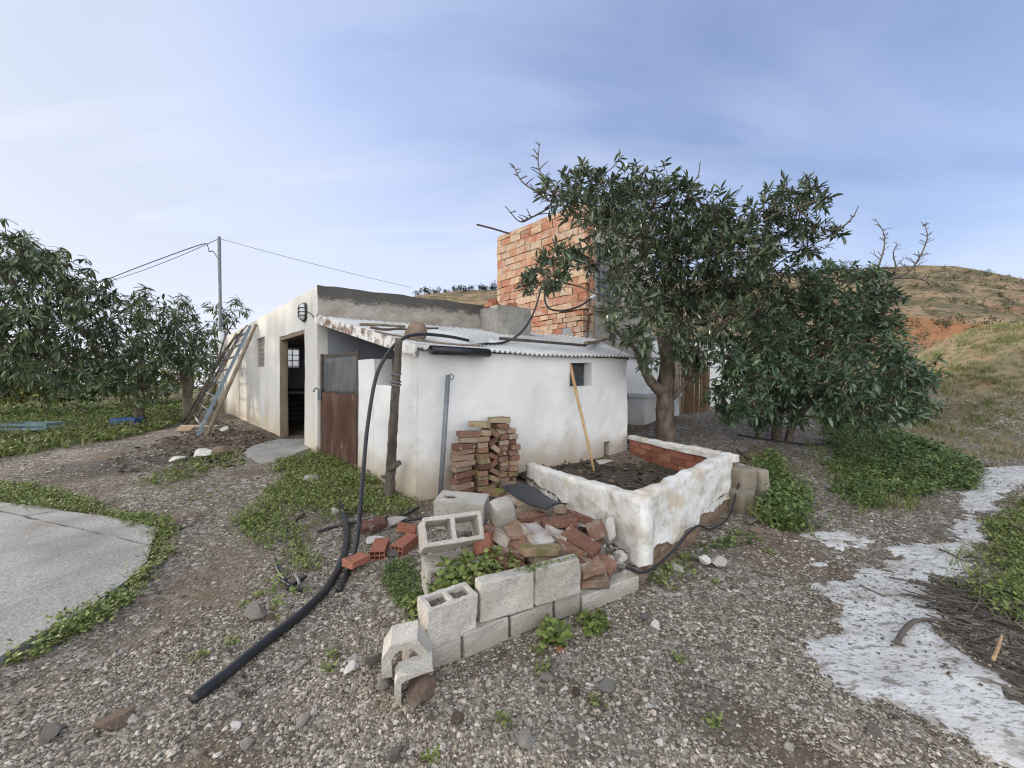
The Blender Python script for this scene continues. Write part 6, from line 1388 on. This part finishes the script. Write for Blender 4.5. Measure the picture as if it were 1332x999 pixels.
weeds('weed_strip', 'strip of low green weeds along the edge of the concrete slab', [
    ([(-50, 640), (0, 630), (40, 632), (75, 640), (120, 655), (165, 668), (210, 680), (228, 690), (222, 712), (205, 740), (185, 765), (140, 798), (100, 822), (50, 855), (0, 880), (-8, 868), (60, 832), (100, 806), (150, 774), (190, 738), (203, 700), (203, 690), (165, 683), (130, 676), (80, 668), (0, 657), (-50, 654)], 800, .030, .085, 12, .05)], 'weed', 63)
weeds('weed_patch', 'green weed patches on the bare ground in front of the doorway', [
    ([(185, 628), (215, 612), (255, 598), (290, 588), (312, 592), (305, 606), (270, 616), (235, 628), (210, 640)], 190, .040, .07, 8, .10),
    ([(230, 650), (260, 655), (285, 650), (270, 640)], 60, .03, .05, 7, .1)], 'weed', 64)
weeds('weed_patch', 'lush weeds growing at the foot of the gate and low shed wall', [
    ([(370, 600), (415, 592), (465, 612), (500, 640), (535, 655), (530, 672), (490, 672), (450, 668), (420, 662), (380, 668), (330, 690), (310, 678), (340, 655), (372, 632)], 520, .032, .14, 14, .09),
    ([(312, 678), (350, 668), (385, 690), (405, 722), (398, 745), (375, 742), (352, 715), (322, 700)], 420, .030, .09, 12, .08),
    ([(360, 760), (378, 765), (385, 775), (362, 806), (352, 800)], 320, .04, .06, 7, .04)], 'weed', 65)
weeds('creeping_weed', 'fine grey-green creeping weeds left of the stacked cinder blocks', [([(490, 756), (505, 732), (540, 722), (550, 760), (558, 788), (545, 800), (522, 792), (498, 776)], 2800, .018, .05, 10, .04)], 'scrubweed' if 'scrubweed' in MT else 'weeddark', 66)
weeds('leafy_weed', 'leafy green weeds sprouting between the cinder blocks', [
    ([(562, 766), (585, 748), (615, 738), (652, 722), (672, 728), (668, 742), (632, 756), (600, 768), (575, 778)], 2200, .036, .13, 10, .02)], 'weed', 67, shape=ROUND, zf=lambda x, y: g(x, y)*0+.17, plane=.22)
weeds('leafy_weed', 'small leafy weed growing at the left side of the upright hollow block', [
    ([(528, 800), (540, 790), (548, 805), (540, 815)], 1500, .035, .09, 8, .03)], 'weed', 75, shape=ROUND, zf=lambda x, y: g(x, y)+.03)
weeds('moss_tuft', 'small moss and weed fringe on top of the right-hand block', [([(672, 742), (690, 738), (720, 731), (750, 724), (753, 728), (722, 737), (690, 745)], 3600, .016, .03, 7, .02)], 'weed', 68, zf=lambda x, y: g(x, y)*0+.338, plane=.338)
weeds('nettle_clump', 'dark green nettle clump at the right corner of the planter', [
    ([(985, 606), (1005, 604), (1030, 640), (1052, 672), (1050, 690), (1020, 690), (995, 668), (988, 640)], 900, .05, .26, 14, .05),
    ([(905, 712), (925, 700), (945, 690), (980, 695), (1000, 702), (960, 712), (920, 722)], 300, .035, .06, 8, .05)], 'weeddark', 69)
weeds('weed_patch', 'scattered low weeds along the foot of the planter wall', [
    ([(840, 755), (865, 740), (900, 725), (908, 738), (905, 755), (870, 772), (845, 775)], 380, .034, .06, 8, .05)], 'weed', 70)
weeds('bank_weeds', 'green weed-covered bank between the drive and the white path', [
    ([(1062, 545), (1100, 535), (1150, 560), (1200, 578), (1250, 596), (1275, 612), (1262, 630), (1215, 645), (1165, 655), (1125, 666), (1100, 655), (1082, 625), (1085, 600), (1072, 570)], 340, .044, .17, 13, .14),
    ([(1150, 560), (1215, 580), (1262, 608), (1240, 622), (1190, 615)], 120, .08, .22, 9, .1)], 'weeddark', 71)
weeds('weed_patch', 'bright green weeds at the right frame edge beside the white path', [
    ([(1300, 680), (1320, 668), (1345, 655), (1400, 660), (1420, 760), (1400, 830), (1345, 818), (1310, 800), (1285, 775), (1268, 745), (1288, 720)], 620, .032, .10, 13, .10)], 'weed', 72)
weeds('bank_grass', 'pale green and straw coloured grass on the cut bank at right', [
    ([(8.6, 8.6), (10.5, 8.2), (13, 8), (15, 9), (15, 11), (13, 11), (10.5, 10.5), (9, 10)], 190, .1, .12, 9, .4), ([(8.5, 7.0), (10, 6.6), (13, 6.8), (14, 8.2), (10, 8.4)], 90, .1, .10, 8, .4)], 'weed', 73, shape=BLADE)
weeds('bank_grass', 'dry straw grass mixed into the cut bank at right', [
    ([(8.0, 6.9), (10, 6.3), (13, 6.4), (15, 9), (15, 11), (12, 11.5), (9.3, 10)], 210, .1, .11, 8, .6)], 'dry', 74, shape=BLADE)
for lab, col, sd_, kf in (('thin green grass blades growing among the weeds', 'weed', 91, 1.0), ('dry straw blades mixed into the weeds', 'dry', 92, .28)):
    weeds('grass_blades', lab, [
    ([(370, 600), (415, 592), (465, 612), (500, 640), (535, 655), (530, 672), (450, 668), (380, 668), (330, 690), (310, 678), (340, 655), (372, 632)], 240*kf, .1, .10, 6, .16),
    ([(312, 678), (350, 668), (405, 722), (398, 745), (352, 715), (322, 700)], 170*kf, .1, .08, 6, .12),
    ([(185, 628), (215, 612), (290, 588), (312, 592), (270, 616), (210, 640)], 150*kf, .1, .07, 6, .15),
    ([(-50, 640), (0, 630), (75, 640), (165, 668), (228, 690), (222, 712), (185, 765), (100, 822), (0, 880), (-8, 868), (100, 806), (190, 738), (203, 690), (130, 676), (0, 657), (-50, 654)], 330*kf, .1, .08, 6, .09),
    ([(1300, 680), (1345, 655), (1400, 660), (1420, 760), (1400, 830), (1345, 818), (1285, 775), (1268, 745)], 330*kf, .1, .10, 7, .14),
    ([(1062, 545), (1100, 535), (1200, 578), (1275, 612), (1262, 630), (1165, 655), (1125, 666), (1082, 625), (1072, 570)], 120*kf, .1, .12, 6, .2),
    ([(985, 606), (1005, 604), (1052, 672), (1050, 700), (995, 680)], 160*kf, .1, .2, 5, .1),
    ([(-60, 560), (0, 545), (120, 540), (235, 534), (250, 545), (150, 572), (0, 598), (-80, 610)], 60*kf, .1, .26, 6, .3)], col, sd_, 'grass', BLADE)
GW = 'small weed tufts dotted over the gravel'
tuft = [(745, 690), (722, 832), (706, 872), (770, 815), (700, 850), (560, 990), (427, 872), (433, 852), (300, 838), (262, 855), (930, 945), (775, 915), (885, 860), (318, 790), (338, 775), (1000, 720), (930, 760), (655, 940)]
for q, (px, py) in enumerate(tuft):
    rng = np.random.default_rng(400+q); p = hit(px, py); n = 44 if q not in (1, 3) else 90; s = (.020 if q not in (1, 3) else .045)
    pos = np.array(p)+np.stack([np.clip(rng.normal(0, s*1.0, n), -s*1.4, s*1.4), np.clip(rng.normal(0, s*1.0, n), -s*1.4, s*1.4), rng.random(n)*s*1.3], 1); d = np.stack([rng.normal(0, 1, n), rng.normal(0, 1, n), rng.uniform(0, 1, n)], 1)
    V, T = leaves(ROUND if q in (1, 3) else SMALL, pos, d, s*rng.uniform(.7, 1.3, n))
    tag(newobj('weed_tuft', V, T, MT['weed']), 'broad-leaved green weed growing at the foot of the block row' if q == 1 else 'small leafy weed below the long kerb block' if q == 3 else 'tiny green weed tuft growing in the gravel', 'weed', GW if q not in (1, 3) else None)
# fallen leaves and litter
rng = np.random.default_rng(88); n = 700
q = scatter_poly([(A0.x+.1, A0.y+.3), (B1.x-.1, B1.y), (K1.x-.1, K1.y-.1), (1.5, 5.9), (.1, 4.9), (A1.x+.1, A1.y)], n, 3)
V, T = leaves(SMALL, np.stack([q[:, 0], q[:, 1], soilz(q[:, 0], q[:, 1])+.012], 1), np.stack([rng.normal(0, 1, n), rng.normal(0, 1, n), rng.normal(0, .15, n)], 1), rng.uniform(.03, .10, n))
MT['deadleaf'] = leafmat('dead_leaves', [(.1, (.04, .03, .022)), (.5, (.10, .075, .05)), (.85, (.20, .155, .11))], .85, .15)
tag(newobj('leaf_litter', V, T, MT['deadleaf'], recenter=False), 'dead brown leaves covering the soil of the planting bed', 'leaf litter', kind='stuff')
n = 900; q = scatter_poly(gpoly([(120, 610), (200, 575), (290, 548), (390, 580), (320, 600), (230, 625)]), n, 5, .1)
V, T = leaves(SMALL, np.stack([q[:, 0], q[:, 1], g(q[:, 0], q[:, 1])+.018], 1), np.stack([rng.normal(0, 1, n), rng.normal(0, 1, n), rng.normal(0, .2, n)], 1), rng.uniform(.04, .12, n))
tag(newobj('leaf_litter', V, T, MT['deadleaf'], recenter=False), 'dead leaves strewn on the bare ground before the house', 'leaf litter', kind='stuff')

# bark chips, leaves and grit lying on the white path
rng = np.random.default_rng(77); n = 3600; q = scatter_poly(PATH, n, 12, .1); fr_ = vnoise(q[:, 0], q[:, 1], 1.6, 5)+rng.normal(0, .25, n) > .12; q = q[fr_]; n = len(q)
V, T = leaves(SMALL, np.stack([q[:, 0], q[:, 1], g(q[:, 0], q[:, 1])+.016+.016*vnoise(q[:, 0], q[:, 1], 1.9, 3)+.010*vnoise(q[:, 0], q[:, 1], 6.5, 5)], 1), np.stack([rng.normal(.7, .6, n), rng.normal(-.4, .5, n), rng.normal(0, .12, n)], 1), rng.lognormal(math.log(.011), .5, n))
tag(newobj('path_litter', V, T, MT['deadleaf'], recenter=False), 'bark chips and dead leaves littering the white path', 'leaf litter', kind='stuff')

# gravel: small stones pressed into the ground
rng = np.random.default_rng(99)
n = 310000
px = rng.uniform(-20, 1352, n); py = rng.uniform(575, 1010, n)**1.0
D = 1.4*F/(py-HZ); x = (px-CX)/F*D; y = D
ok = (D < 9)
x, y = x[ok]+rng.normal(0, .02, ok.sum()), y[ok]+rng.normal(0, .02, ok.sum())
keepm = (pathmask(x, y)+.10*vnoise(x, y, 2.6, 2)+.09*vnoise(x, y, 7, 4) < .01+.07*rng.normal(0, 1, len(x))) & (sdist(x, y, SLAB) < -.02)
keepm &= ~((sdist(x, y, [(A0.x, A0.y-.05), (B1.x+.05, B1.y), (K1.x+.1, K1.y+.1), (P2.x, P2.y+.1), (P1.x, P1.y+.05), (A1.x-.02, A1.y)]) > 0))
keepm &= (sdist(x, y, [(P1.x, P1.y), (P2.x, P2.y), (2.5, 10), (-9, 14), (-9.8, 13.2), (C0.x, C0.y)]) < 0)
cov = vnoise(x, y, 1.1, 0)+.5*vnoise(x, y, 3.0, 4); keepm &= (cov+rng.normal(0, .25, len(x)) > -.12)
keepm &= ~((heap(x, y) > .05) & (rng.random(len(x)) < .6))
x, y = x[keepm], y[keepm]; n = len(x)
z = g(x, y)+.016*vnoise(x, y, 1.9, 3)+.010*vnoise(x, y, 6.5, 5)
size = np.clip(rng.lognormal(math.log(.0039), .50, n), .002, .0155)*np.clip(.72+.17*y, .9, 1.9)
IV = np.array([(0, 0, .85), (.9, .1, .15), (.25, .85, .2), (-.75, .5, .1), (-.7, -.55, .2), (.3, -.9, .1), (.1, 0, -.5)]); IT = np.array([(0, 1, 2), (0, 2, 3), (0, 3, 4), (0, 4, 5), (0, 5, 1), (6, 2, 1), (6, 3, 2), (6, 4, 3), (6, 5, 4), (6, 1, 5)])
jit = IV[None]+rng.normal(0, .22, (n, 7, 3)); jit[:, :, 2] *= rng.uniform(.45, .95, (n, 1))
an = rng.uniform(0, 2*np.pi, n); ca, sa = np.cos(an)[:, None], np.sin(an)[:, None]; el = rng.uniform(.7, 1.5, (n, 1))
jx = jit[:, :, 0]*el; jy = jit[:, :, 1]; VX = (jx*ca-jy*sa)*size[:, None]+x[:, None]; VY = (jx*sa+jy*ca)*size[:, None]+y[:, None]; VZ = jit[:, :, 2]*size[:, None]+z[:, None]+size[:, None]*.12
V = np.stack([VX, VY, VZ], -1).reshape(-1, 3); T = (IT[None]+(np.arange(n)*7)[:, None, None]).reshape(-1, 3)
tag(newobj('gravel', V, T, MT['gravelstone'], recenter=False), 'loose grey gravel covering the ground', 'gravel', kind='stuff')
